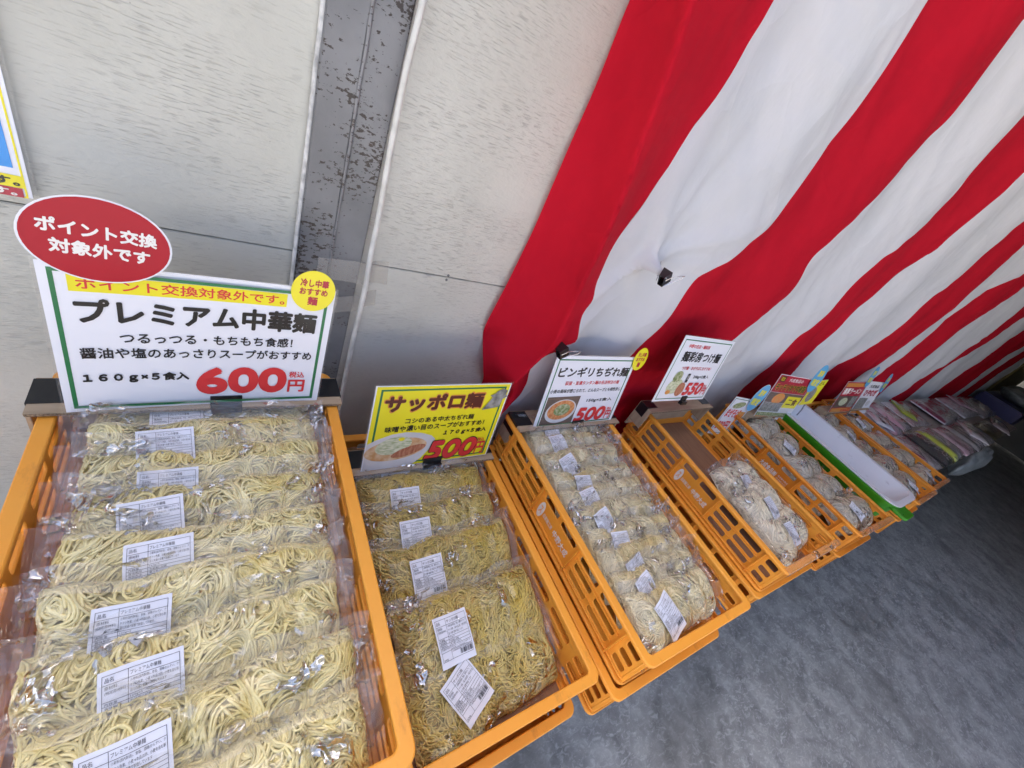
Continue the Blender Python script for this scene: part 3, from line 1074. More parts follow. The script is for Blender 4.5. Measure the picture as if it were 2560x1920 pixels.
UNDER = ['raised crate of thick pale yellow noodles', '', 'crate of fine beige noodles', 'half-empty crate', 'amber crate left of the green tub', 'amber crate right of the green tub', 'last amber crate']
for i, dx, dy, rz in LOW:
    kd, xc, y0, zt, r0, lb, wr = CR[i]
    crate(kd, xc + dx, y0 + dy, zt - CH + 0.002, r0 + rz, 'lower orange crate directly beneath the ' + UNDER[i], group='orange crates underneath the top row')
crate('A', 0.365, 0.002, 0.722 - CH + 0.002, 0.01, 'lower orange crate directly beneath the crate of golden noodles', group='orange crates underneath the top row')
crate('A', -0.03, 0.03, 0.889 - 2 * CH + 0.004, 0.0, 'bottom orange crate of the three stacked nearest the camera', group='orange crates underneath the top row')

# table under the crates
M_board = mat('table_board', (0.33, 0.31, 0.28), 0.6, 0.3, var=0.2, vscale=6)
M_dark = mat('dark_steel', (0.04, 0.04, 0.045), 0.5, 0.4)
tab = put('display_table', None, label='long grey table carrying the stacked orange crates', cat='table')
put('tabletop', boxmesh('tabletop', (-0.30, 3.06, 0.05, 0.62, 0.475, 0.505), M_board, 0.003), tab)
for x in (-0.24, 1.35, 2.98):
    for y in (0.10, 0.57):
        put('leg', boxmesh('leg', (x - 0.015, x + 0.015, y - 0.015, y + 0.015, 0.0, 0.475), M_dark), tab)
for x0, x1, z1, lb in ((-0.2, 0.16, 0.5695, 'nearest'), (0.2, 0.53, 0.507, ''), (0.6, 0.94, 0.5825, ''), (1.15, 1.48, 0.5875, ''), (1.68, 1.99, 0.5855, ''), (2.37, 2.68, 0.5855, ''), (2.72, 3.02, 0.5855, '')):
    if z1 > 0.51:
        put('packing_block', boxmesh('packing_block', (x0, x1, 0.07, 0.58, 0.5052, z1), M_card, 0.003), tab)

# ------------------------------------------------------------------ noodle bags
def strands(field, start, surf, n, seg, step, r, sides, rg, depth, lim, wav=0.0, wl=0.012, lift=0.0):
    P = start(n)
    phase = rg.uniform(0, 6.28, n)
    d = rg.uniform(0, 1, n) ** 1.3 * depth
    pts = np.zeros((n, seg, 2))
    sgn = rg.choice([-1, 1], n)[:, None]
    q = P.copy()
    vo = None
    drift = rg.uniform(0, 6.28, n)
    turn = rg.uniform(-1, 1, n)
    for i in range(seg):
        pts[:, i] = q
        v = field(q)
        v = v + 0.35 * np.stack([np.cos(drift + 0.22 * i * turn), np.sin(drift + 0.22 * i * turn)], 1) * np.linalg.norm(v, axis=1)[:, None] * sgn
        v /= np.linalg.norm(v, axis=1)[:, None] + 1e-9
        v = v * sgn
        if vo is not None:
            v = 0.45 * v + 0.55 * vo
            v /= np.linalg.norm(v, axis=1)[:, None] + 1e-9
        hit = (np.abs(q) > lim) & (v * q > 0)
        v = np.where(hit, -0.25 * v, v)
        v /= np.linalg.norm(v, axis=1)[:, None] + 1e-9
        vo = v
        q = np.clip(q + v * step, -lim * 1.02, lim * 1.02)
    L = np.arange(seg)[None, :] * step
    if wav > 0:
        T2 = np.gradient(pts, axis=1)
        T2 /= np.linalg.norm(T2, axis=2)[..., None] + 1e-9
        N2 = np.stack([-T2[..., 1], T2[..., 0]], -1)
        pts = pts + N2 * (wav * np.sin(2 * np.pi * L / wl + phase[:, None]))[..., None]
    z = surf(pts[..., 0], pts[..., 1]) - d[:, None] + lift + r * 0.9 * np.sin(L / 0.018 + phase[:, None] * 2)
    P3 = np.concatenate([pts, z[..., None]], -1)
    T = np.gradient(P3, axis=1)
    T /= np.linalg.norm(T, axis=2)[..., None] + 1e-9
    A = np.cross(T, np.array([0, 0, 1.0]))
    A /= np.linalg.norm(A, axis=2)[..., None] + 1e-6
    B = np.cross(A, T)
    a = np.linspace(0, 2 * np.pi, sides, endpoint=False)
    rr = r * rg.uniform(0.85, 1.15, n)[:, None] * np.ones(seg)[None, :]
    rr[:, 0] *= 0.5
    rr[:, -1] *= 0.5
    V = P3[:, :, None, :] + rr[:, :, None, None] * (np.cos(a)[None, None, :, None] * A[:, :, None, :] + np.sin(a)[None, None, :, None] * B[:, :, None, :])
    idx = np.arange(n * seg * sides).reshape(n, seg, sides)
    i0 = idx[:, :-1, :]
    i1 = idx[:, 1:, :]
    F = np.stack([i0, np.roll(i0, -1, 2), np.roll(i1, -1, 2), i1], -1).reshape(-1, 4)
    return V.reshape(-1, 3), F


def bag_meshes(seed, w, h, t, nl, r, n, seg, step, sides, M, wav=0.0, wl=0.012, swirl=1.0, noise=0.8, film_ex=(0.022, 0.020, 0.020), lumpy=0.22, seal=True, nrow=1, aniso=1.0):
    rg = np.random.default_rng(seed)
    cxs = (np.arange(nl) + 0.5) / nl * w - w / 2 + rg.uniform(-0.1, 0.1, nl) * w / nl
    lc = []
    for x in cxs:
        for k in range(nrow):
            lc.append((x, ((k + 0.5) / nrow - 0.5) * h * 0.9 + rg.uniform(-0.08, 0.08) * h))
    lc = np.array(lc)
    sg = rg.choice([-1, 1], len(lc))
    sig = 0.55 * w / nl
    lh = rg.uniform(0.85, 1.1, len(lc))

    def edge(x, y):
        return np.clip(1 - np.abs(2 * x / w) ** 9, 0, 1) ** 0.5 * np.clip(1 - np.abs(2 * y / h) ** 3.2, 0, 1) ** 0.5

    def surf(x, y):
        b = 0
        for (cx, cy), k in zip(lc, lh):
            b = np.maximum(b, k * np.sqrt(np.clip(1 - ((x - cx) / (0.60 * w / nl)) ** 2 - 0.7 * ((y - cy) / (0.62 * h / nrow)) ** 2, 0.0, 1)))
        return t * edge(x, y) * (1 - lumpy + lumpy * 1.3 * b) + 0.03 * t * fbm(x, y, seed + 5, 50, 2)

    k1 = rg.uniform(40, 105, (5, 2)) * rg.choice([-1, 1], (5, 2))
    ph = rg.uniform(0, 6.28, 5)

    def field(q):
        v = np.zeros_like(q)
        for (cx, cy), s in zip(lc, sg):
            dx = q[:, 0] - cx
            dy = q[:, 1] - cy
            wt = np.exp(-(dx ** 2 + dy ** 2) / sig ** 2) * swirl
            v[:, 0] += -s * dy / sig * wt * aniso
            v[:, 1] += s * dx / sig * wt
        for k in range(5):
            c = np.cos(q @ k1[k] + ph[k]) * noise / 5
            v[:, 0] += -k1[k, 1] / 45 * c
            v[:, 1] += k1[k, 0] / 45 * c
        return v

    def start(m):
        return np.stack([rg.uniform(-w * 0.485, w * 0.485, m), rg.uniform(-h * 0.47, h * 0.47, m)], 1)
    V, F = strands(field, start, surf, n, seg, step, r, sides, rg, depth=4.6 * r, lim=np.array([w * 0.485, h * 0.475]), wav=wav, wl=wl)
    rg2 = np.random.default_rng(seed + 77)

    def field2(q):
        v = field(q)
        return np.stack([-v[:, 1], v[:, 0]], 1)
    V2, F2 = strands(field2, start, surf, int(n * 0.36), seg, step, r, sides, rg2, depth=2.2 * r, lim=np.array([w * 0.485, h * 0.475]), wav=wav, wl=wl, lift=-3.0 * r)
    F = np.concatenate([F, F2 + len(V)])
    V = np.concatenate([V, V2])
    # solid core just under the strands
    nx, ny = 60, 28
    gx, gy = np.meshgrid(np.linspace(-w / 2, w / 2, nx), np.linspace(-h / 2, h / 2, ny), indexing='ij')
    gz = np.maximum(surf(gx, gy) - 4.6 * r, 0.001)
    Vc = np.stack([gx * 0.985, gy * 0.985, gz], -1).reshape(-1, 3)
    def wob(P):
        P = np.array(P)
        x, y = P[:, 0].copy(), P[:, 1].copy()
        P[:, 1] += 0.0065 * fbm(x, 0 * x + 0.02 * np.sign(y), seed + 41, 55, 2) * np.abs(2 * y / h)
        P[:, 0] += 0.004 * fbm(0 * y + 0.02 * np.sign(x), y, seed + 43, 60, 2) * np.abs(2 * x / w)
        return P
    V, Vc = wob(V), wob(Vc)
    me_n = npmesh('noodles', np.concatenate([V, Vc]), np.concatenate([F, grid(nx, ny) + len(V)]), M, smooth=True)
    # film
    exl, exr, ext = film_ex
    nx, ny = 110, 60
    fx = np.linspace(-w / 2 - exl, w / 2 + exr, nx)
    fy = np.linspace(-h / 2 - 0.004, h / 2 + ext, ny)
    gx, gy = np.meshgrid(fx, fy, indexing='ij')

    def fsurf(x, y):
        xx = np.clip(x, -w / 2 * 0.985, w / 2 * 0.985)
        yy = np.clip(y, -h / 2 * 0.985, h / 2 * 0.985)
        b = t * edge(xx, yy) ** 0.7 * (1 - lumpy * 0.35)
        z = np.maximum(surf(xx, yy) + r * 1.3, b)
        return z + 0.0016
    cr = fbm(gx, gy, seed + 9, 38, 4, 0.6)
    cr2 = np.abs(fbm(gx, gy, seed + 19, 28, 3, 0.6))
    out = np.maximum(np.abs(gx) - w / 2, 0) + np.maximum(gy - h / 2, 0)
    gz = fsurf(gx, gy) + 0.0011 * cr + np.clip(0.004 - 0.012 * cr2, 0, 0.004) + np.clip(out / 0.02, 0, 1) * (0.007 + 0.010 * cr)
    hi = np.clip((gy - h / 2) / max(ext, 1e-3), 0, 1)
    gz = gz + hi * 0.008
    me_f = npmesh('film', wob(np.stack([gx, gy, gz], -1).reshape(-1, 3)), grid(nx, ny), M_film, smooth=True)
    ex_n, ey_n = 90, 8
    gx, gy = np.meshgrid(np.linspace(-w / 2 - exl * 0.6, w / 2 + exr, ex_n), np.linspace(h / 2 - 0.006, h / 2 + ext, ey_n), indexing='ij')
    gz = fsurf(gx, gy) * 0.6 + 0.014 + 0.006 * fbm(gx, gy * 0.5, seed + 51, 34, 3) + (gy - h / 2) * 0.35
    me_e = npmesh('loose_edge', wob(np.stack([gx, gy, gz], -1).reshape(-1, 3)), grid(ex_n, ey_n), M_edge, smooth=True)
    ey2 = 40
    gx, gy = np.meshgrid(np.linspace(w / 2 - 0.004, w / 2 + exr, 7), np.linspace(-h / 2, h / 2 + ext * 0.5, ey2), indexing='ij')
    gz = fsurf(gx, gy) * 0.5 + 0.010 + 0.006 * fbm(gx, gy, seed + 53, 50, 3)
    me_e2 = npmesh('loose_edge', wob(np.stack([gx, gy, gz], -1).reshape(-1, 3)), grid(7, ey2), M_edge, smooth=True)
    res = dict(noodles=me_n, film=me_f, fsurf=fsurf, w=w, h=h, t=t, edges=(me_e, me_e2))
    if seal:
        sx = np.linspace(-w / 2 - exl - 0.013, -w / 2 - exl + 0.006, 8)
        sy = np.linspace(-h / 2 - 0.002, h / 2 + ext * 0.6, 40)
        gx, gy = np.meshgrid(sx, sy, indexing='ij')
        gz = 0.010 + 0.004 * fbm(gx * 0.3, gy, seed + 31, 60, 2) + np.clip((gy - h / 2) / 0.02, 0, 1) * 0.006
        res['seal'] = npmesh('seal', np.stack([gx, gy, gz], -1).reshape(-1, 3), grid(8, 40), M_seal, smooth=True)
    return res


def label_meshes(bag, lx, ly, lw, lhh, rows, barcode, rot=0.0, key=''):
    """printed sticker that follows the bag: sheet + print"""
    fs = bag['fsurf']
    ca, sa = math.cos(rot), math.sin(rot)

    yt = np.linspace(ly - lw - lhh, ly + lw + lhh, 80)
    zt = (fs(lx + 0 * yt, yt) + fs(lx - lw / 3 + 0 * yt, yt) + fs(lx + lw / 3 + 0 * yt, yt)) / 3   # broad shape only
    inr = np.abs(yt - ly) < 0.5 * max(lhh, lw * abs(sa) + lhh * ca)
    c1_, c0_ = np.polyfit(yt[inr], zt[inr], 1)
    ln_ = c1_ * yt + c0_
    lift_ = max(0.0, float((zt - ln_)[inr].max())) * 0.6
    zt = ln_ + 0.4 * (zt - ln_) + lift_

    def tr(u, v, off):
        x0, y0 = (u - 0.5) * lw, (v - 0.5) * lhh
        x = lx + x0 * ca - y0 * sa
        y = ly + x0 * sa + y0 * ca
        return (x, y, float(np.interp(y, yt, zt)) + 0.0030 + off + 0.0012 * math.sin(u * 7 + v * 4 + lx * 300))
    nu, nv = 11, 24
    V = [tr(u, v, 0) for u in np.linspace(0, 1, nu) for v in np.linspace(0, 1, nv)]
    sheet = npmesh('label', V, grid(nu, nv), M_label, smooth=True)
    Fl = Flat()
    lw_ = 0.006
    a = 0.95
    for yy in rows['rules']:
        for q in range(12):
            Fl.rect(M_labelink, 0.05 + 0.075 * q, 0.05 + 0.075 * (q + 1), yy, yy + lw_)
    yb, yt_ = rows['rules'][-1], rows['rules'][0]
    for q in range(12):
        ya, yc = yb + (yt_ - yb) * q / 12, yb + (yt_ - yb) * (q + 1) / 12
        for xq in (0.05, 0.335, 0.944):
            Fl.rect(M_labelink, xq, xq + 0.006, ya, yc)
    for (txt, x0, x1, y0, y1) in rows['text']:
        Fl.text(M_labelink, txt, x0, x1, y0, y1)
    if barcode:
        x = 0.58
        rr = random.Random(3)
        while x < 0.92:
            wd = rr.choice([0.006, 0.01, 0.016])
            Fl.rect(M_labelink, x, x + wd, 0.16, 0.255)
            x += wd + rr.choice([0.006, 0.01, 0.014])
    # subdivide long thin quads is not needed: the sheet bends gently
    pr = Fl.mesh('label_print', M_labelink, lambda u, v: tr(u, v, 0.0007))
    return sheet, pr


def label_rows(name, gram, tail):
    top = 0.93
    return dict(rules=[0.93, 0.80, 0.565, 0.505, 0.445, 0.385, 0.30, tail], text=[
        ('品名', 0.08, 0.18, 0.835, 0.90), (name, 0.36, 0.72, 0.835, 0.90),
        ('原材料', 0.08, 0.22, 0.73, 0.785), ('(特定原材料)', 0.08, 0.31, 0.66, 0.715),
        ('小麦粉(国内製造)、食塩、酒精/かんすい、ク', 0.36, 0.93, 0.735, 0.785), ('チナシ色素、小麦 ※本品は卵、小麦を含む製', 0.36, 0.93, 0.665, 0.715), ('品と共通の設備で製造しています', 0.36, 0.78, 0.595, 0.645),
        ('内容量', 0.08, 0.22, 0.515, 0.555), (gram, 0.36, 0.50, 0.517, 0.553),
        ('賞味期限', 0.08, 0.26, 0.457, 0.495), ('包装面に記載', 0.36, 0.60, 0.457, 0.495),
        ('保存方法', 0.08, 0.26, 0.397, 0.435), ('要冷蔵(5℃以下)', 0.36, 0.66, 0.397, 0.435),
        ('栄養成分表示', 0.08, 0.32, 0.342, 0.375), ('熱量 298kcal たんぱく質 8.3g 脂質 1.0g', 0.36, 0.90, 0.345, 0.375), ('炭水化物 52.4g 食塩相当量 1.5g', 0.36, 0.80, 0.308, 0.338),
        ('販売者', 0.08, 0.20, tail + 0.012, tail + 0.05), ('大成食品株式会社 東京都中野区新井', 0.36, 0.93, 0.255, 0.29)])


rows1 = label_rows('プレミアム中華麺', '160g×5', 0.06)
rows2 = label_rows('サッポロ麺', '170g×5', 0.13)
rows3 = label_rows('ビンギリちぢれ麺', '150g×5', 0.13)

BAG1 = [bag_meshes(100 + i, 0.272, 0.128, 0.040, 5, 0.00145, 600, 22, 0.0042, 5, M_nd1, noise=1.1, swirl=0.8, lumpy=0.26, film_ex=(0.012, 0.016, 0.022), aniso=1.5) for i in range(4)]
BAG2 = [bag_meshes(200 + i, 0.290, 0.150, 0.046, 4, 0.00165, 560, 26, 0.0034, 4, M_nd2, wav=0.0019, wl=0.019, noise=1.0, swirl=0.8, lumpy=0.15, film_ex=(0.008, 0.012, 0.016), seal=False) for i in range(3)]
BAG3 = [bag_meshes(300 + i, 0.270, 0.110, 0.036, 5, 0.00115, 700, 20, 0.0036, 4, M_nd3, wav=0.0006, wl=0.02, noise=0.9, swirl=1.1, lumpy=0.45, film_ex=(0.016, 0.022, 0.020), seal=False) for i in range(3)]
BAG4 = [bag_meshes(400 + i, 0.215, 0.150, 0.052, 2, 0.00175, 430, 26, 0.0044, 4, M_nd4, noise=0.5, swirl=1.5, lumpy=0.45, film_ex=(0.020, 0.024, 0.020), seal=False) for i in range(3)]
BAG5 = [bag_meshes(500 + i, 0.22, 0.125, 0.060, 2, 0.00175, 330, 22, 0.0044, 3, M_nd5, noise=0.6, swirl=1.3, lumpy=0.45, film_ex=(0.018, 0.020, 0.018), seal=False) for i in range(2)]
rl = random.Random(5)
for b in BAG1:
    b['label'] = label_meshes(b, -0.048 + rl.uniform(-.012, .012), 0.018 + rl.uniform(-.006, .006), 0.061, 0.057, rows1, False, rl.uniform(-.07, .10))
    b['label2'] = label_meshes(b, -0.052 + rl.uniform(-.014, .014), 0.012 + rl.uniform(-.006, .006), 0.061, 0.057, rows1, False, rl.uniform(-.04, .14))
for b in BAG2:
    b['label'] = label_meshes(b, -0.060, 0.008, 0.062, 0.074, rows2, True)
    b['label2'] = label_meshes(b, -0.055, -0.004, 0.062, 0.074, rows2, True, 0.42)
for b in BAG3:
    b['label'] = label_meshes(b, -0.068 + rl.uniform(-.01, .012), 0.016 + rl.uniform(-.01, .006), 0.050, 0.056, rows3, True, rl.uniform(-.1, .3))
    b['label2'] = label_meshes(b, -0.060, -0.006, 0.054, 0.076, rows3, True, rl.uniform(.1, .4))
for b in BAG4:
    b['label'] = label_meshes(b, -0.025, -0.010, 0.056, 0.066, rows3, True, -0.2)
    b['label2'] = b['label']
for b in BAG5:
    b['label'] = label_meshes(b, -0.04, 0.0, 0.045, 0.06, rows3, True, 0.3)
    b['label2'] = b['label']


def bag(v, x, y, z, tilt, yaw, label, group, lab='label', roll=0.0, scale=1.0):
    o = put('noodle_bag', None, label=label, cat='noodle bag', group=group)
    o.matrix_world = Matrix.Translation((x, y, z)) @ Matrix.Rotation(yaw, 4, 'Z') @ Matrix.Rotation(roll, 4, 'Y') @ Matrix.Rotation(tilt, 4, 'X') @ Matrix.Scale(scale, 4)
    n = put('noodles', v['noodles'], o)
    n['kind'] = 'stuff'
    put('film', v['film'], o)
    for e_ in v['edges']:
        put('loose_edge', e_, o)
    if lab:
        s, p = v[lab]
        L = put('label', s, o)
        put('label_print', p, L)
    if 'seal' in v:
        put('seal', v['seal'], o)
    return o


rb = random.Random(11)
# crate 1: ten bags shingled from the back to the front (listed front first)
YS1 = [0.075, 0.140, 0.203, 0.262, 0.322, 0.382, 0.438, 0.488, 0.535]
for i, y in enumerate(YS1):
    tilt = 0.62 if i else 0.50
    bag(BAG1[i % 4], 0.004 - 0.010 + rb.uniform(-.006, .006), y - 0.004, 0.842 - 0.006 + rb.uniform(-.002, .003) - (0.010 if i == 8 else 0), tilt + rb.uniform(-.05, .05), rb.uniform(-.03, .03) + (0.03 if i == 2 else 0),
        'thick pale yellow noodle bag in the nearest crate, ' + ORD[i] + ' from the front', 'bags of thick pale yellow noodles', lab='label' if i % 3 else 'label2', roll=rb.uniform(-.02, .02))
# crate 2
P2 = [(0.122, 0.652, 0.26, 0.12, 'label2'), (0.186, 0.675, 0.38, 0.05, 'label'), (0.300, 0.668, 0.50, 0.04, 'label'), (0.380, 0.668, 0.55, 0.02, 'label'), (0.455, 0.668, 0.58, 0.0, 'label'), (0.520, 0.660, 0.60, 0.0, 'label')]
for i, (y, z, tl, yw, lb) in enumerate(P2):
    bag(BAG2[i % 3], 0.368 + (0.006 if i < 2 else 0), y, z - 0.006, tl, yw, 'golden curly noodle bag below the yellow sign, ' + ORD[i] + ' from the front', 'bags of golden curly noodles', lab=lb, roll=rb.uniform(-.02, .02))
# crate 3
YS3 = [0.074, 0.124, 0.166, 0.220, 0.272, 0.320, 0.372, 0.430, 0.482, 0.530]
for i, y in enumerate(YS3):
    bag(BAG3[i % 3], 0.770 + rb.uniform(-.005, .005), y, 0.752 + rb.uniform(-.003, .004), 0.55 if i else 0.34, rb.uniform(-.03, .03) + (0.05 if i == 0 else 0),
        'bag of fine beige noodles in the third crate, ' + ORD[i] + ' from the front', 'bags of fine beige noodles', lab='label2' if i in (0, 2) else 'label', roll=rb.uniform(-.03, .03))
# crate 4
P4 = [(1.352, 0.114, 0.745, 0.22, 0.20, 'front bag of cream noodles in the half-empty crate'), (1.340, 0.200, 0.754, 0.30, 0.28, 'middle bag of cream noodles in the half-empty crate'), (1.350, 0.282, 0.750, 0.30, 0.15, 'rear bag of cream noodles next to the bare board in the half-empty crate')]
for i, (x, y, z, tl, yw, lb) in enumerate(P4):
    bag(BAG4[i], x, y, z, tl, yw, lb, 'bags of cream noodles', scale=0.95)
# crates 5, 6, 7
for j, (xc, nm, grp, n) in enumerate(((1.83, 'amber crate left of the green tub', 'left of the tub', 5), (2.52, 'amber crate right of the green tub', 'right of the tub', 5), (2.868, 'last amber crate', 'last crate', 4))):
    for i in range(n):
        y = 0.085 + i * (0.098 if n == 5 else 0.115)
        bag(BAG5[(i + j) % 2], xc + rb.uniform(-.012, .012), y, 0.735 + rb.uniform(-.004, .006) - (0.006 if j == 2 else 0), 0.32, rb.uniform(-.25, .25), 'grey-beige noodle bag in the ' + nm + ', ' + ORD[i] + ' from front', 'bags of grey-beige noodles ' + grp, lab='label' if i in (0, 3) else None, roll=rb.uniform(-.1, .1))

# boards lining the crates
put('liner_board', boxmesh('liner_board', (-0.163, 0.138, 0.052, 0.62, 0.7905, 0.7935), M_liner), label='brown board lining the bottom of the raised nearest crate', cat='board')
put('liner_board', boxmesh('liner_board', (0.220, 0.521, 0.040, 0.605, 0.6235, 0.6265), M_liner), label='brown board lining the bottom of the low golden noodle crate', cat='board')
lb4 = put('liner_board', boxmesh('liner_board', (1.173, 1.472, 0.030, 0.598, 0.7035, 0.7065), M_liner), label='brown board lying bare in the half-empty crate', cat='board')

# ------------------------------------------------------------------ signs
def rotm(v):
    v = Vector(v)
    a = v.length
    return Matrix.Rotation(a, 4, v / a) if a > 1e-9 else Matrix.Identity(4)


class Sign:
    W, H = 0.303, 0.216

    def __init__(s, name, pos, rv, label, paper=M_paper, W=None, H=None, bend=0.0, group='laminated price signs'):
        s.W = W or s.W
        s.H = H or s.H
        s.o = put(name, None, label=label, cat='sign', group=group)
        s.o.matrix_world = Matrix.Translation(pos) @ rotm(rv)
        s.bend = bend
        me = plate('paper', [rrect(0.009, 0.991, 0.012, 0.988, 0.004, 2)], 0.0006 / s.W, paper, 0.0)
        nx, ny = 13, 2
        X, Z = np.meshgrid(np.linspace(0.010, 0.990, nx), np.linspace(0.014, 0.986, ny), indexing='ij')
        V = [s.p(u, v, 0.0) for u, v in zip(X.ravel(), Z.ravel())]
        put('paper', npmesh('paper', V, grid(nx, ny)[:, ::-1].copy(), paper, smooth=True), s.o)
        V2 = [s.p(u, v, -0.0007) for u, v in zip(X.ravel(), Z.ravel())]
        put('backing_sheet', npmesh('backing_sheet', V2, grid(nx, ny), paper, smooth=True), s.o)
        # clear laminate margin
        Fl = Flat()
        for a, b, c, d in ((0, 1, 0, 0.014), (0, 1, 0.986, 1), (0, 0.010, 0.014, 0.986), (0.990, 1, 0.014, 0.986)):
            Fl.rect(M_lam, a, b, c, d)
        put('laminate', Fl.mesh('laminate', M_lam, lambda u, v: s.p(u, v, -0.0002)), s.o)
        s.layer = 0

    def p(s, u, v, off):
        x = (u - 0.5) * s.W
        return (x, -off + s.bend * (4 * (u - 0.5) ** 2), v * s.H)

    def ink(s, name, m, fill, off=None, parent=None):
        s.layer += 1
        o_ = 0.00012 * s.layer + 0.0002 if off is None else off
        F = Flat()
        fill(F)
        return put(name, F.mesh(name, m, lambda u, v: s.p(u, v, o_), (0, -1, 0)), parent or s.o)

    def text(s, m, body, x0, x1, y0, y1, bold=0.02, shear=0.0):
        return s.ink('lettering', m, lambda F: F.text(m, body, x0, x1, y0, y1, bold, shear))

    def frame(s, m, a=0.04, b=0.96, c=0.045, d=0.955, w=0.013):
        w2 = w * s.W / s.H

        def f(F):
            F.rect(m, a, b, d - w2, d)
            F.rect(m, a, b, c, c + w2)
            F.rect(m, a, a + w, c + w2, d - w2)
            F.rect(m, b - w, b, c + w2, d - w2)
        return s.ink('border', m, f)

    def rect(s, name, m, x0, x1, y0, y1):
        return s.ink(name, m, lambda F: [F.rect(m, x0 + (x1 - x0) * i / 8, x0 + (x1 - x0) * (i + 1) / 8, y0, y1) for i in range(8)])

    def ell(s, name, m, cx, cy, rx, ry, rot=0.0, off=None, parent=None, n=44):
        ca, sa = math.cos(rot), math.sin(rot)
        k = s.W / s.H
        pts = []
        for x, y in ellipse(0, 0, rx, ry, n):
            pts.append((cx + x * ca - y / k * sa, cy + x * k * sa + y * ca))
        return s.ink(name, m, lambda F: F.poly(m, pts), off, parent)

    def tab(s, x0, x1):
        me = boxmesh('tape_tab', ((x0 - 0.5) * s.W, (x1 - 0.5) * s.W, -0.0105, 0.0022, -0.009, 0.0022), M_tape, 0.0006)
        put('tape_tab', boxmesh('tape_tab', ((x0 - 0.5) * s.W, (x1 - 0.5) * s.W, -0.0032, 0.0015, 0.0022, 0.018), M_tape, 0.0006), s.o)
        put('tape_tab', me, s.o)


def sticker(sg, name, cx, cy, rx, ry, m, edge_m, texts, ink, label, rot=0.0, off=0.004):
    """flat round sticker stuck on a sign corner; texts placed in the unit square of the ellipse"""
    base = sg.ell(name, edge_m, cx, cy, rx * 1.035, ry * 1.035, rot, off)
    base['label'] = label
    sg.ell('face', m, cx, cy, rx, ry, rot, off + 0.0004, base)
    ca, sa = math.cos(rot), math.sin(rot)
    k = sg.W / sg.H
    for body, x0, x1, y0, y1 in texts:
        def f(F, body=body, x0=x0, x1=x1, y0=y0, y1=y1):
            T = Flat()
            T.text(ink, body, x0, x1, y0, y1, 0.04)
            P = []
            for a, b, e in T.V[ink.name]:
                X, Y = a * rx, b * ry
                P.append((cx + X * ca - Y / k * sa, cy + X * k * sa + Y * ca, e))
            F.V[ink.name] = P
            F.F[ink.name] = T.F[ink.name]
        sg.ink('lettering', ink, f, off + 0.0008, base)
    return base


# sign 1
s1 = Sign('price_sign', (-0.015, 0.549, 0.896), (-0.066, 0.017, 0.074), 'large white sign priced 600 yen with green border behind the nearest crate', bend=-0.004)
s1.frame(M_green, 0.035, 0.962, 0.040, 0.955, 0.014)
s1.rect('highlight_band', M_yellow, 0.08, 0.785, 0.83, 0.925)
s1.text(M_red, 'ポイント交換対象外です。', 0.10, 0.775, 0.845, 0.912)
s1.text(M_black, 'プレミアム中華麺', 0.085, 0.925, 0.635, 0.795, 0.042)
s1.text(M_black, 'つるっつる・もちもち食感！', 0.20, 0.83, 0.51, 0.585, 0.022)
s1.text(M_black, '醤油や塩のあっさりスープがおすすめ', 0.08, 0.925, 0.405, 0.48, 0.022)
s1.text(M_black, '１６０ｇ×５食入', 0.075, 0.42, 0.225, 0.30, 0.05)
s1.text(M_red, '600', 0.445, 0.825, 0.105, 0.335, 0.075)
s1.text(M_red, '税込', 0.832, 0.905, 0.245, 0.30, 0.02)
s1.text(M_red, '円', 0.832, 0.912, 0.11, 0.225, 0.03)
s1.tab(0.50, 0.632)
sticker(s1, 'oval_sticker', 0.182, 1.125, 0.188, 0.212, M_crim2, M_paper, [('ポイント交換', -0.80, 0.80, 0.06, 0.42), ('対象外です', -0.66, 0.70, -0.40, -0.04)], M_white_ink, 'red oval sticker with white lettering', rot=-0.06, off=0.006)
sticker(s1, 'round_sticker', 0.888, 0.975, 0.092, 0.142, M_yellow, M_yellow, [('冷し中華', -0.66, 0.66, 0.22, 0.62), ('おすすめ', -0.66, 0.66, -0.18, 0.16), ('麺', -0.24, 0.24, -0.72, -0.26)], M_crim, 'round yellow sticker with red lettering')

# sign 2
s2 = Sign('price_sign', (0.379, 0.520, 0.729), (-0.144, -0.021, 0.015), 'yellow sign priced 500 yen with a ramen bowl photo on the left')
s2.rect('yellow_ground', M_yellow, 0.018, 0.982, 0.022, 0.978)
s2.frame(M_green, 0.045, 0.955, 0.05, 0.95, 0.014)
s2.ink('bowl_photo', M_bowl, lambda F: F.poly(M_bowl, [(0.018, 0.022), (0.36, 0.022), (0.42, 0.10), (0.465, 0.20), (0.495, 0.335), (0.46, 0.385), (0.38, 0.43), (0.27, 0.455), (0.17, 0.44), (0.08, 0.395), (0.018, 0.345)]))
s2.ell('soup', M_soup, 0.225, 0.25, 0.215, 0.135, 0.10)
s2.ell('sprouts', M_sprout, 0.20, 0.30, 0.125, 0.105, 0.2)
s2.ell('pork', M_pork, 0.315, 0.215, 0.125, 0.055, 0.30)
s2.ell('egg', M_yellow, 0.245, 0.375, 0.022, 0.022, 0)
s2.text(M_orange_ink, 'サッポロ麺', 0.072, 0.798, 0.685, 0.905, 0.075)
s2.text(M_brownink, 'サッポロ麺', 0.08, 0.79, 0.70, 0.89, 0.05)
s2.text(M_black, 'コシのある中太ちぢれ麺', 0.24, 0.755, 0.56, 0.625, 0.022)
s2.text(M_black, '味噌や濃い目のスープがおすすめ！', 0.115, 0.86, 0.47, 0.54, 0.022)
s2.text(M_black, '１７０ｇ×５食入', 0.545, 0.90, 0.37, 0.44, 0.04, 0.15)
s2.text(M_black, '500', 0.436, 0.864, 0.043, 0.322, 0.088, 0.15)
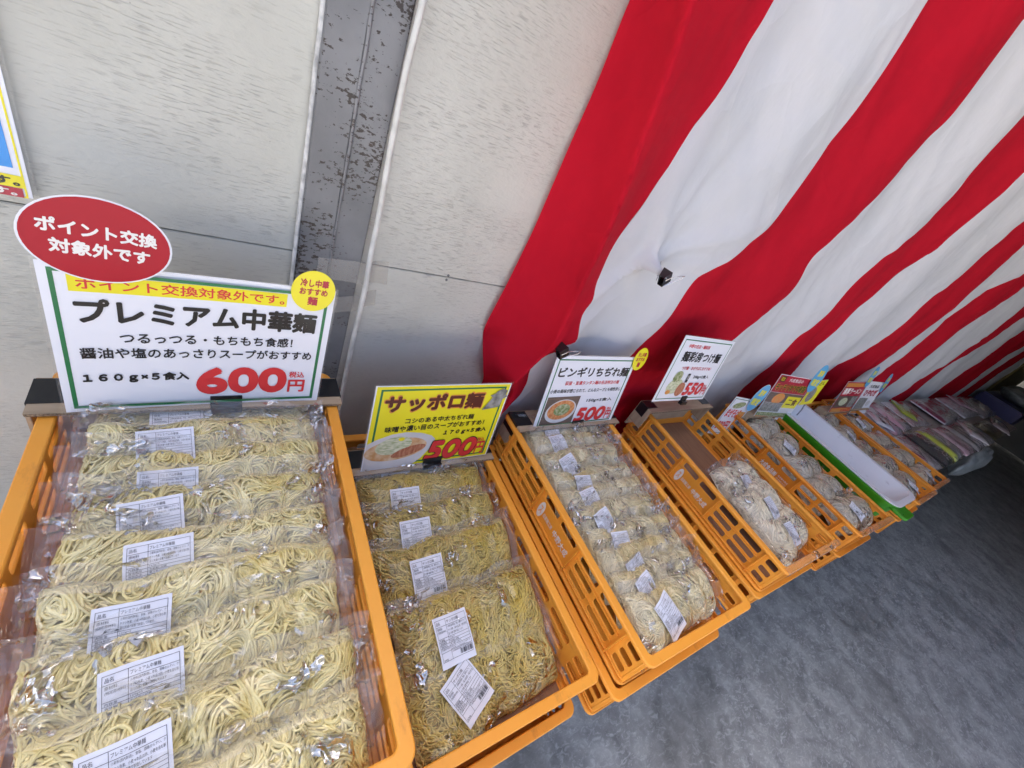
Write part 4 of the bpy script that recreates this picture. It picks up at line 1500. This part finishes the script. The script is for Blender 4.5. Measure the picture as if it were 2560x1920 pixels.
s2.text(M_red, '500', 0.444, 0.856, 0.052, 0.313, 0.066, 0.15)
s2.text(M_red, '税込', 0.855, 0.915, 0.25, 0.295, 0.02)
s2.text(M_red, '円', 0.857, 0.935, 0.065, 0.24, 0.03)
gl = s2.ink('building_drawing', M_greyprint, lambda F: F.poly(M_greyprint, [(0.80, 0.67), (0.94, 0.70), (0.952, 0.80), (0.985, 0.83), (0.965, 0.86), (0.972, 0.905), (0.93, 0.93), (0.885, 0.90), (0.872, 0.87), (0.835, 0.85), (0.86, 0.82)]))
s2.tab(0.45, 0.595)

# sign 3
s3 = Sign('price_sign', (0.799, 0.545, 0.794), (-0.229, -0.018, 0.024), 'white sign priced 500 yen with a square photo of red soup')
s3.frame(M_green, 0.045, 0.955, 0.045, 0.945, 0.012)
s3.text(M_black, 'ビンギリちぢれ麺', 0.085, 0.945, 0.71, 0.845, 0.035)
s3.text(M_red, '荻窪・旨濃タンタン麺の名店特注の麺', 0.20, 0.87, 0.605, 0.66, 0.02)
s3.text(M_black, '小麦の風味が感じられて、どんなスープとも相性良し！', 0.065, 0.945, 0.50, 0.555, 0.016)
s3.text(M_black, '150g×5食入', 0.535, 0.87, 0.345, 0.405, 0.022)
s3.rect('photo', M_woodprint, 0.065, 0.44, 0.06, 0.45)
s3.ell('bowl', M_bowl, 0.262, 0.245, 0.172, 0.165, 0.1)
s3.ell('soup', M_redsoup, 0.262, 0.262, 0.152, 0.135, 0.1)
s3.ell('greens', M_leaf, 0.270, 0.265, 0.092, 0.082, 0.1)
s3.text(M_red, '500', 0.455, 0.845, 0.065, 0.275, 0.066, 0.15)
s3.text(M_red, '税込', 0.855, 0.915, 0.215, 0.255, 0.02)
s3.text(M_red, '円', 0.855, 0.93, 0.075, 0.205, 0.03)
s3.tab(0.46, 0.60)
sticker(s3, 'round_sticker', 1.02, 0.97, 0.088, 0.155, M_yellow, M_yellow, [('冷し中華', -0.66, 0.66, 0.22, 0.62), ('おすすめ', -0.66, 0.66, -0.18, 0.16), ('麺', -0.24, 0.24, -0.72, -0.26)], M_crim, 'round yellow sticker with red lettering')

# sign 4
s4 = Sign('price_sign', (1.160, 0.524, 0.901), (-0.214, 0.027, 0.054), 'white sign priced 550 yen behind the half-empty crate')
s4.frame(M_green, 0.045, 0.955, 0.045, 0.94, 0.010)
s4.text(M_red, '中野の名店・麺彩房', 0.15, 0.545, 0.825, 0.88, 0.02)
s4.text(M_black, '麺彩房つけ麺', 0.135, 0.865, 0.625, 0.78, 0.035)
s4.text(M_red, 'つけ麺・まぜそばにおすすめ！', 0.225, 0.79, 0.505, 0.56, 0.02)
s4.text(M_black, '200g×5食入', 0.525, 0.84, 0.365, 0.43, 0.022)
s4.ell('noodle_photo', M_sprout, 0.26, 0.25, 0.13, 0.12, 0.1)
s4.ell('leaf_photo', M_leaf, 0.24, 0.40, 0.075, 0.085, 0.3)
s4.ell('dip_bowl_photo', M_pork, 0.39, 0.20, 0.075, 0.11, -0.4)
s4.ell('egg_photo', M_orange_ink, 0.19, 0.16, 0.04, 0.035, 0)
s4.rect('stamp', M_black, 0.405, 0.45, 0.31, 0.45)
s4.text(M_white_ink, '並', 0.412, 0.443, 0.36, 0.43, 0.0)
s4.text(M_red, '550', 0.468, 0.83, 0.10, 0.31, 0.066, 0.15)
s4.text(M_red, '税込', 0.835, 0.90, 0.235, 0.275, 0.02)
s4.text(M_red, '円', 0.838, 0.92, 0.105, 0.225, 0.03)
s4.tab(0.52, 0.62)

# sign 5: small sign in a clear sleeve, sign 5b: brown advert, signs 6 and 7
s5a = Sign('price_sign', (1.640, 0.525, 0.700), (-0.12, 0.10, -0.05), 'small white and red sign left of the brown noodle advert', W=0.17, H=0.185)
s5a.frame(M_green, 0.05, 0.95, 0.04, 0.95, 0.015)
s5a.ell('dish_photo', M_leaf, 0.42, 0.80, 0.25, 0.08, 0.2)
s5a.text(M_red, 'まぜそば', 0.12, 0.70, 0.48, 0.70, 0.04)
s5a.text(M_red, '500円', 0.12, 0.62, 0.14, 0.38, 0.04)
s5a.rect('photo', M_orange_ink, 0.64, 0.93, 0.46, 0.66)
sticker(s5a, 'oval_sticker', 0.92, 1.06, 0.27, 0.34, M_skyblue, M_paper, [('夏季', -0.5, 0.5, 0.15, 0.62), ('限定', -0.7, 0.7, -0.55, -0.02)], M_yellow, 'blue oval sticker with yellow lettering')

s5 = Sign('price_sign', (1.924, 0.505, 0.788), (-0.2, 0.028, -0.07), 'dark brown noodle advert with red heading and food photo left of the green tub')
s5.rect('red_heading', M_crim, 0.02, 0.98, 0.62, 0.975)
s5.text(M_white_ink, '大成食品の', 0.30, 0.70, 0.86, 0.94, 0.01)
s5.rect('emblem', M_brownink, 0.06, 0.20, 0.84, 0.96)
s5.text(M_yellow, '極太', 0.08, 0.18, 0.86, 0.94, 0.01)
s5.text(M_yellow, 'モッチリゆで中華麺', 0.06, 0.90, 0.65, 0.82, 0.05)
s5.text(M_black, 'モッチリゆで中華麺', 0.065, 0.895, 0.655, 0.815, 0.025)
s5.rect('photo', M_woodprint, 0.02, 0.98, 0.40, 0.615)
s5.ell('fried_food', M_orange_ink, 0.33, 0.49, 0.15, 0.12, 0.1)
s5.rect('price_panel', M_yellow, 0.56, 0.96, 0.30, 0.56)
s5.text(M_brownink, '二食', 0.62, 0.90, 0.36, 0.52, 0.03)
s5.rect('pack_photo', M_greyprint, 0.02, 0.55, 0.20, 0.395)
s5.rect('green_strip', M_leaf, 0.02, 0.98, 0.10, 0.18)
s5.rect('orange_strip', M_orange_ink, 0.02, 0.60, 0.02, 0.095)
s5.text(M_white_ink, '500円', 0.60, 0.95, 0.18, 0.29, 0.04)
s5.tab(0.44, 0.55)
sticker(s5, 'oval_sticker', 1.00, 1.02, 0.150, 0.30, M_skyblue, M_skyblue, [('夏季', -0.5, 0.5, 0.15, 0.62), ('限定', -0.7, 0.7, -0.55, -0.02)], M_yellow, 'blue oval sticker with yellow lettering')

s6 = Sign('price_sign', (2.698, 0.494, 0.775), (-0.238, -0.010, -0.019), 'dark red ramen advert with a bowl photo behind the last crates')
s6.rect('red_ground', M_crim, 0.02, 0.98, 0.02, 0.98)
s6.rect('orange_band', M_orange_ink, 0.05, 0.95, 0.85, 0.95)
s6.text(M_white_ink, '濃厚ラーメン', 0.08, 0.90, 0.64, 0.82, 0.04)
s6.rect('photo', M_woodprint, 0.05, 0.95, 0.28, 0.60)
s6.ell('noodle_photo', M_sprout, 0.36, 0.44, 0.17, 0.11, 0)
s6.rect('side_photo', M_greyprint, 0.66, 0.92, 0.28, 0.58)
s6.rect('orange_ground', M_orange_ink, 0.05, 0.95, 0.05, 0.26)
s6.text(M_red, '500円', 0.50, 0.92, 0.08, 0.24, 0.05)
s6.tab(0.42, 0.55)
sticker(s6, 'oval_sticker', 0.90, 1.14, 0.13, 0.28, M_skyblue, M_skyblue, [('夏季', -0.5, 0.5, 0.15, 0.62), ('限定', -0.7, 0.7, -0.55, -0.02)], M_yellow, 'blue oval sticker with yellow lettering')
s7 = Sign('price_sign', (3.066, 0.501, 0.770), (-0.262, 0.02, -0.006), 'white advert with dark red lettering, rightmost of the signs')
s7.text(M_black, '大成食品', 0.20, 0.75, 0.80, 0.90, 0.03)
s7.text(M_crim, 'ひやむぎ', 0.12, 0.85, 0.56, 0.76, 0.06)
s7.rect('photo', M_greyprint, 0.05, 0.55, 0.12, 0.50)
s7.ell('bowl', M_bowl, 0.72, 0.34, 0.12, 0.09, 0)
s7.rect('orange_corner', M_orange_ink, 0.05, 0.45, 0.03, 0.12)
s7.tab(0.45, 0.58)
sticker(s7, 'oval_sticker', 0.98, 0.98, 0.13, 0.28, M_skyblue, M_skyblue, [('夏季', -0.5, 0.5, 0.15, 0.62), ('限定', -0.7, 0.7, -0.55, -0.02)], M_yellow, 'blue oval sticker with yellow lettering')

# small yellow product card beside the brown advert
s8 = Sign('product_card', (2.170, 0.515, 0.862), (-0.15, -0.12, -0.05), 'small yellow product card with an oval photo above the green tub', W=0.115, H=0.135, group='product cards')
s8.rect('yellow_ground', M_yellow, 0.02, 0.98, 0.02, 0.98)
s8.ell('photo', M_greyprint, 0.42, 0.42, 0.26, 0.30, 0.1)
s8.text(M_black, '玉うどん', 0.12, 0.88, 0.78, 0.92, 0.04)
put('card_clip', tube('card_clip', [(0, 0, -0.06), (0.004, -0.002, -0.03), (-0.003, -0.002, 0.004)], 0.003, M_wire, 8), s8.o)

# poster at the left border of the picture
s9 = Sign('wall_poster', (-0.183 - 0.21, 0.692, 1.104), (0.0, 0.0, 0.0), 'white wall poster with blue block and yellow frame at the left edge', W=0.42, H=0.30, group='posters')
s9.frame(M_yellow, 0.02, 0.9815, 0.012, 0.985, 0.0045)
s9.rect('blue_block', M_blue, 0.05, 0.966, 0.125, 0.95)
s9.rect('yellow_band', M_yellow, 0.03, 0.9775, 0.050, 0.098)
s9.rect('crimson_band', M_crim, 0.03, 0.9735, 0.0125, 0.049)
s9.text(M_black, '会員募集しています。', 0.62, 0.972, 0.056, 0.092, 0.04)
s9.text(M_white_ink, 'ポイントがたまります。', 0.60, 0.962, 0.017, 0.045, 0.04)


# cardboard holders behind the crates
def holder(xc, y0, ztop, w, d, drop, label, yaw=0.0, tape=True, flapz=0.075):
    c = put('cardboard_holder', None, loc=(xc, y0, ztop), rot=(0, 0, yaw), label=label, cat='cardboard', group='cardboard sign holders')
    h = w / 2
    put('top_panel', boxmesh('top_panel', (-h, h, 0.0, d, -0.005, 0), M_card, 0.0006), c)
    put('corrugated_edge', boxmesh('corrugated_edge', (-h + 0.001, h - 0.001, -0.0012, 0.0006, -0.0042, -0.0008), M_cardedge), c)
    for sx in (-1, 1):
        a, b = sorted((sx * h, sx * (h - 0.005)))
        put('side_flap', boxmesh('side_flap', (a, b, 0.004, d - 0.004, -flapz, -0.0052), M_card, 0.0006), c)
    put('back_panel', boxmesh('back_panel', (-h, h, d - 0.005, d, -drop, -0.0052), M_card, 0.0006), c)
    if tape:
        for sx in (-1, 1):
            a, b = sorted((sx * (h + 0.0012), sx * (h - 0.050)))
            put('black_tape', boxmesh('black_tape', (a, b, 0.018, d - 0.003, -0.0006, 0.0010), M_tape), c)
            a, b = sorted((sx * (h + 0.0014), sx * (h - 0.0004)))
            put('black_tape', boxmesh('black_tape', (a, b, 0.018, d - 0.003, -0.038, 0.0005), M_tape), c)
    return c


holder(-0.0145, 0.543, 0.8965, 0.376, 0.068, 0.10, 'cardboard holder with black tape at the foot of the 600 yen sign', 0.02)
holder(0.376, 0.512, 0.7275, 0.352, 0.066, 0.09, 'cardboard holder at the foot of the yellow sign', 0.012)
holder(0.790, 0.534, 0.8030, 0.372, 0.070, 0.10, 'cardboard holder with black tape below the 500 yen sign with red soup', 0.02)
holder(1.290, 0.545, 0.8360, 0.372, 0.055, 0.10, 'cardboard holder with black tape below the 550 yen sign', 0.03)
holder(1.90, 0.505, 0.8080, 0.330, 0.055, 0.10, 'cardboard holder below the dark brown noodle advert', -0.03, tape=False)
holder(2.69, 0.494, 0.8080, 0.33, 0.055, 0.10, 'cardboard holder below the dark red ramen advert', 0.0, tape=False)
holder(3.05, 0.500, 0.8080, 0.30, 0.055, 0.10, 'cardboard holder below the rightmost advert', 0.0, tape=False)

# ------------------------------------------------------------------ green tub with a white tray in it
def loft(name, loops, m, cap=True):
    n = len(loops[0])
    V = [p for lp in loops for p in lp]
    F = []
    for i in range(len(loops) - 1):
        for j in range(n):
            k = (j + 1) % n
            F.append((i * n + j, i * n + k, (i + 1) * n + k, (i + 1) * n + j))
    if cap:
        F.append(tuple(range((len(loops) - 1) * n, len(loops) * n)))
    return npmesh(name, V, F, m, smooth=True, angle=50)


M_gtub = mat('green_plastic', (0.045, 0.27, 0.012), 0.4, 0.4, var=0.1, vscale=6, transl=0.1)
M_wtray = mat('white_plastic_tray', (0.66, 0.69, 0.74), 0.45, 0.4, vcol=(0.60, 0.63, 0.68), vscale=5, dirt=((0.30, 0.31, 0.34), 0.7, 16, 0.60, 0.70, (1, 1, 1)))
_n = M_wtray.node_tree
tub = put('green_tub', None, loc=(2.178, 0.012, 0.700), label='long green plastic tub holding a white tray between the amber crates', cat='tub')


def rr3(x0, x1, y0, y1, r, z):
    return [(a, b, z) for a, b in rrect(x0, x1, y0, y1, r, 6)]


hw = 0.155
put('tub_body', loft('tub_body', [rr3(-hw + .02, hw - .02, 0.025, 0.545, .05, 0.0), rr3(-hw + .006, hw - .006, 0.008, 0.562, .055, 0.10), rr3(-hw, hw, 0.0, 0.57, .06, 0.112), rr3(-hw, hw, 0.0, 0.57, .06, 0.120),
                                  rr3(-hw + .008, hw - .008, .008, 0.562, .054, 0.120), rr3(-hw + .024, hw - .024, .03, 0.54, .046, 0.006)], M_gtub), tub)
put('handle', plate('handle', [rrect(-0.135, -0.030, -0.040, 0.02, 0.016, 5), ellipse(-0.115, -0.022, 0.005, 0.005, 12)], 0.012, M_gtub, 0.003, fn=lambda x, y, z: (x, y, z + 0.108)), tub)
tray = put('white_tray', None, loc=(2.178, 0.012, 0.806), label='white plastic tray with grey stains set into the green tub', cat='tray')
hw = 0.150
put('tray_body', loft('tray_body', [rr3(-hw + .03, hw - .03, 0.030, 0.54, .045, -0.07), rr3(-hw + .006, hw - .006, .004, 0.566, .055, 0.012), rr3(-hw, hw, -0.002, 0.572, .06, 0.016), rr3(-hw, hw, -0.002, 0.572, .06, 0.0195),
                                    rr3(-hw + .022, hw - .022, .020, 0.55, .048, 0.0195), rr3(-hw + .045, hw - .045, .055, 0.515, .03, -0.055)], M_wtray), tray)

# ------------------------------------------------------------------ table of packets beyond the crates
M_pk_w = mat('packet_white', (0.72, 0.71, 0.74), 0.4, coat=0.4, vcol=(0.52, 0.50, 0.55), vscale=18)
M_pk_p = mat('packet_pink', (0.62, 0.40, 0.50), 0.4, coat=0.4, vcol=(0.66, 0.58, 0.63), vscale=14)
M_pk_m = mat('packet_magenta', (0.28, 0.015, 0.09), 0.4, coat=0.4)
M_pk_k = mat('packet_black', (0.012, 0.012, 0.016), 0.3, coat=0.4)
M_pk_y = mat('packet_lime', (0.42, 0.50, 0.04), 0.4, coat=0.4)
M_pk_g = mat('packet_grey', (0.50, 0.50, 0.52), 0.4, coat=0.4, vcol=(0.34, 0.34, 0.36), vscale=20)
M_navy = mat('navy_plastic', (0.008, 0.009, 0.10), 0.45, var=0.2, vscale=5)
M_olive = mat('olive_board', (0.16, 0.13, 0.035), 0.7, var=0.3, vscale=8)
t2 = put('side_table', None, label='low side table covered with flat packets beyond the last crate', cat='table')
put('tabletop', boxmesh('tabletop', (3.085, 7.6, 0.09, 0.62, 0.70, 0.725), M_board, 0.003), t2)
for x in (3.14, 5.3, 7.5):
    for y in (0.14, 0.57):
        put('leg', boxmesh('leg', (x - 0.015, x + 0.015, y - 0.015, y + 0.015, 0.0, 0.70), M_dark), t2)


def packet(x0, x1, y0, y1, z, th, yaw, m, label, bands=(), txt=None, tm=None, gridprint=None, tilt=0.0, name='flat_packet'):
    """slightly pillowed printed packet in a clear sleeve"""
    w, d = x1 - x0, y1 - y0
    o = put(name, None, loc=((x0 + x1) / 2, (y0 + y1) / 2, z), rot=(tilt, 0, yaw), label=label, cat='packet', group='flat packets on the side table')
    n = 12
    X, Y = np.meshgrid(np.linspace(-w / 2, w / 2, n), np.linspace(-d / 2, d / 2, n), indexing='ij')

    def top(x, y):
        return th * (0.25 + 0.75 * np.clip((1 - (2 * x / w) ** 4) * (1 - (2 * y / d) ** 4), 0, 1) ** 0.5) + 0.0015 * fbm(x, y, int(x0 * 50), 25, 2)
    Zt = top(X, Y)
    Vt = np.stack([X, Y, Zt], -1).reshape(-1, 3)
    Vb = np.stack([X, Y, 0 * X], -1).reshape(-1, 3)
    g = grid(n, n)
    ring = [(i, i + 1) for i in range(n - 1)]
    F = [tuple(q) for q in g] + [tuple(int(i) + n * n for i in q[::-1]) for q in g]
    bd = [(0, j) for j in range(n)] + [(i, n - 1) for i in range(1, n)] + [(n - 1, j) for j in range(n - 2, -1, -1)] + [(i, 0) for i in range(n - 2, 0, -1)]
    ids = [i * n + j for i, j in bd]
    for a, b in zip(ids, ids[1:] + ids[:1]):
        F.append((a, a + n * n, b + n * n, b))
    put('packet_body', npmesh('packet_body', np.concatenate([Vt, Vb]), F, m, smooth=True, angle=40), o)

    def mp(u, v, k=1):
        x, y = (u - 0.5) * w, (v - 0.5) * d
        return (x, y, float(top(np.array(x), np.array(y))) + 0.0012 * k)
    for (bm_, u0, u1, v0, v1) in bands:
        Fl = Flat()
        for a in range(6):
            for b in range(6):
                Fl.rect(bm_, u0 + (u1 - u0) * a / 6, u0 + (u1 - u0) * (a + 1) / 6, v0 + (v1 - v0) * b / 6, v0 + (v1 - v0) * (b + 1) / 6)
        put('printed_band', Fl.mesh('printed_band', bm_, lambda u, v: mp(u, v)), o)
    if txt:
        Fl = Flat()
        for body, u0, u1, v0, v1 in txt:
            # lettering reads from the front of the table, turned along the packet
            V, Fc = textdata(body, 0.0, 0)
            Fl.add(tm, [(u0 + (u1 - u0) * b, v1 - (v1 - v0) * a) for a, b in V], Fc)
        put('lettering', Fl.mesh('lettering', tm, lambda u, v: mp(u, v, 2)), o)
    if gridprint:
        gm, u0, u1, v0, v1, nu, nv = gridprint
        Fl = Flat()
        for a in range(nu):
            for b in range(nv):
                ua = u0 + (u1 - u0) * (a + 0.15) / nu
                va = v0 + (v1 - v0) * (b + 0.15) / nv
                Fl.rect(gm, ua, ua + (u1 - u0) * 0.6 / nu, va, va + (v1 - v0) * 0.6 / nv)
        put('grid_print', Fl.mesh('grid_print', gm, lambda u, v: mp(u, v)), o)
    # clear sleeve
    Vs = np.stack([X * 1.06, Y * 1.05, Zt + 0.004 + 0.004 * fbm(X, Y, int(x0 * 70) + 3, 30, 3)], -1).reshape(-1, 3)
    put('clear_sleeve', npmesh('clear_sleeve', Vs, g, M_sleeve, smooth=True), o)
    return o


packet(3.12, 3.36, 0.30, 0.57, 0.728, 0.02, 0.05, M_pk_g, 'grey packet at the back of the side table next to the last crate', bands=((M_pk_w, 0.1, 0.9, 0.1, 0.5),), txt=[('麺つゆ', 0.3, 0.7, 0.15, 0.9)], tm=M_pk_w)
packet(3.11, 3.20, 0.10, 0.30, 0.728, 0.02, 0.02, M_olive, 'narrow olive packet lying beside the last amber crate', bands=((M_pk_y, 0.1, 0.5, 0.3, 0.45),))
packet(3.24, 3.50, 0.08, 0.34, 0.728, 0.025, -0.05, M_pk_w, 'white packet at the front corner of the side table', bands=((M_pk_g, 0.55, 0.8, 0.05, 0.95),))
packet(3.40, 3.56, 0.33, 0.60, 0.728, 0.03, 0.0, M_pk_p, 'pink packet near the curtain in front of the rightmost advert', bands=((M_pk_w, 0.75, 1.0, 0.03, 0.97),), txt=[('うどんスープ', 0.78, 0.95, 0.1, 0.9)], tm=M_pk_k)
packet(3.58, 3.79, 0.07, 0.33, 0.728, 0.04, 0.0, M_pk_k, 'black packet with white lettering on the side table', txt=[('SOUP BASE', 0.2, 0.8, 0.08, 0.92)], tm=M_pk_w)
packet(3.83, 3.92, 0.07, 0.33, 0.728, 0.045, 0.0, M_pk_y, 'narrow lime green packet beside the black one')
packet(3.62, 3.86, 0.35, 0.60, 0.728, 0.03, 0.05, M_pk_w, 'white packet with black lettering at the foot of the curtain', bands=((M_pk_p, 0.02, 0.2, 0.05, 0.95),), txt=[('中華スープ', 0.5, 0.85, 0.1, 0.9)], tm=M_pk_k)
packet(3.97, 4.20, 0.08, 0.34, 0.728, 0.03, 0.03, M_pk_g, 'plain grey packet right of the lime green one')
packet(4.0, 4.45, 0.36, 0.61, 0.728, 0.02, -0.04, M_pk_w, 'pale packet with pink band near the curtain', bands=((M_pk_p, 0.1, 0.45, 0.05, 0.95), (M_pk_y, 0.6, 0.75, 0.3, 0.5)))
packet(4.72, 5.30, 0.33, 0.60, 0.745, 0.035, 0.02, M_pk_w, 'white packet printed with a grey dotted grid and magenta edge', bands=((M_pk_m, 0.0, 0.08, 0.03, 0.97),), gridprint=(M_pk_g, 0.15, 0.75, 0.06, 0.94, 10, 14))
packet(4.25, 4.60, 0.07, 0.32, 0.728, 0.03, 0.0, M_pk_p, 'pinkish packet at the front edge of the side table')
packet(4.66, 5.05, 0.07, 0.33, 0.728, 0.03, 0.05, M_pk_g, 'grey packet with black stripes at the front edge', bands=((M_pk_k, 0.2, 0.3, 0.05, 0.95), (M_pk_k, 0.5, 0.58, 0.05, 0.95)))
packet(5.38, 5.62, 0.36, 0.61, 0.728, 0.03, 0.0, M_pk_w, 'white packet with magenta edge behind the striped grey one', bands=((M_pk_m, 0.9, 1.0, 0.03, 0.97),))
packet(5.12, 5.6, 0.07, 0.33, 0.728, 0.03, 0.0, M_pk_w, 'long white packet at the far front of the side table', bands=((M_pk_g, 0.3, 0.5, 0.05, 0.95),))
packet(5.70, 6.45, 0.34, 0.61, 0.740, 0.05, 0.0, M_pk_w, 'large white packet at the far back of the side table')
packet(6.6, 7.4, 0.30, 0.60, 0.728, 0.06, 0.0, M_pk_g, 'farthest grey packet on the side table')
packet(5.75, 6.5, 0.08, 0.27, 0.728, 0.02, 0.0, M_olive, 'olive packet at the far front end of the side table')

packet(3.16, 3.30, 0.14, 0.24, 0.752, 0.018, 0.5, M_pk_w, 'small white pouch lying askew on the front corner packets', bands=((M_pk_m, 0.1, 0.3, 0.1, 0.9),))
packet(3.30, 3.44, 0.38, 0.50, 0.752, 0.018, -0.6, M_pk_w, 'small white pouch lying on the grey packet by the last crate', bands=((M_pk_k, 0.3, 0.5, 0.1, 0.9),))
packet(4.05, 4.25, 0.44, 0.56, 0.752, 0.02, 0.7, M_pk_y, 'small lime pouch lying on the pale packet near the curtain')
packet(4.95, 5.2, 0.12, 0.27, 0.762, 0.02, 0.6, M_pk_w, 'small bright pouch lying on the striped grey packet', bands=((M_pk_k, 0.4, 0.55, 0.1, 0.9),))
packet(5.9, 6.2, 0.40, 0.55, 0.795, 0.02, -0.4, M_pk_p, 'small pink pouch lying on the large white packet')
packet(6.55, 7.0, 0.10, 0.26, 0.728, 0.03, 0.2, M_pk_w, 'white packet at the far front corner of the side table')
# far corner: navy box, olive board, pale bundle, and a crumpled plastic bag on the floor
nb = put('navy_box', boxmesh('navy_box', (7.85, 9.4, 0.16, 0.60, 0.0, 0.86), M_navy, 0.02), label='dark navy box in the dim far corner beyond the packets', cat='box')
put('olive_board', boxmesh('olive_board', (8.75, 11.2, 0.628, 0.655, 0.80, 1.36), M_olive, 0.01), label='olive board against the wall at the far end of the curtain', cat='board')


def blob(name, loc, rx, ry, rz, m, seed, label, cat, flat=0.0):
    bm = bmesh.new()
    bmesh.ops.create_icosphere(bm, subdivisions=4, radius=1)
    V = np.array([v.co[:] for v in bm.verts])
    nz = fbm(V[:, 0] * 0.05 + V[:, 2] * 0.03, V[:, 1] * 0.05, seed, 50, 3)
    k = 1 + 0.22 * nz
    for v, q, s in zip(bm.verts, V, k):
        z = q[2] * s
        v.co = (q[0] * s * rx, q[1] * s * ry, max(z, -0.8) * rz)
    me = bpy.data.meshes.new(name)
    bm.to_mesh(me)
    bm.free()
    for p in me.polygons:
        p.use_smooth = True
    me.materials.append(m)
    return put(name, me, loc=loc, label=label, cat=cat)


M_plas = mat('pale_plastic_bag', (0.36, 0.40, 0.41), 0.3, 0.5, vcol=(0.2, 0.23, 0.24), vscale=12, transl=0.3)
blob('plastic_bag', (8.6, 0.36, 0.94), 0.38, 0.20, 0.10, M_plas, 3, 'crumpled pale plastic bag lying on the navy box', 'bag')
blob('plastic_bag', (5.1, 0.045, 0.60), 0.55, 0.075, 0.13, M_plas, 5, 'crumpled plastic bag hanging at the front edge of the packet table', 'bag')
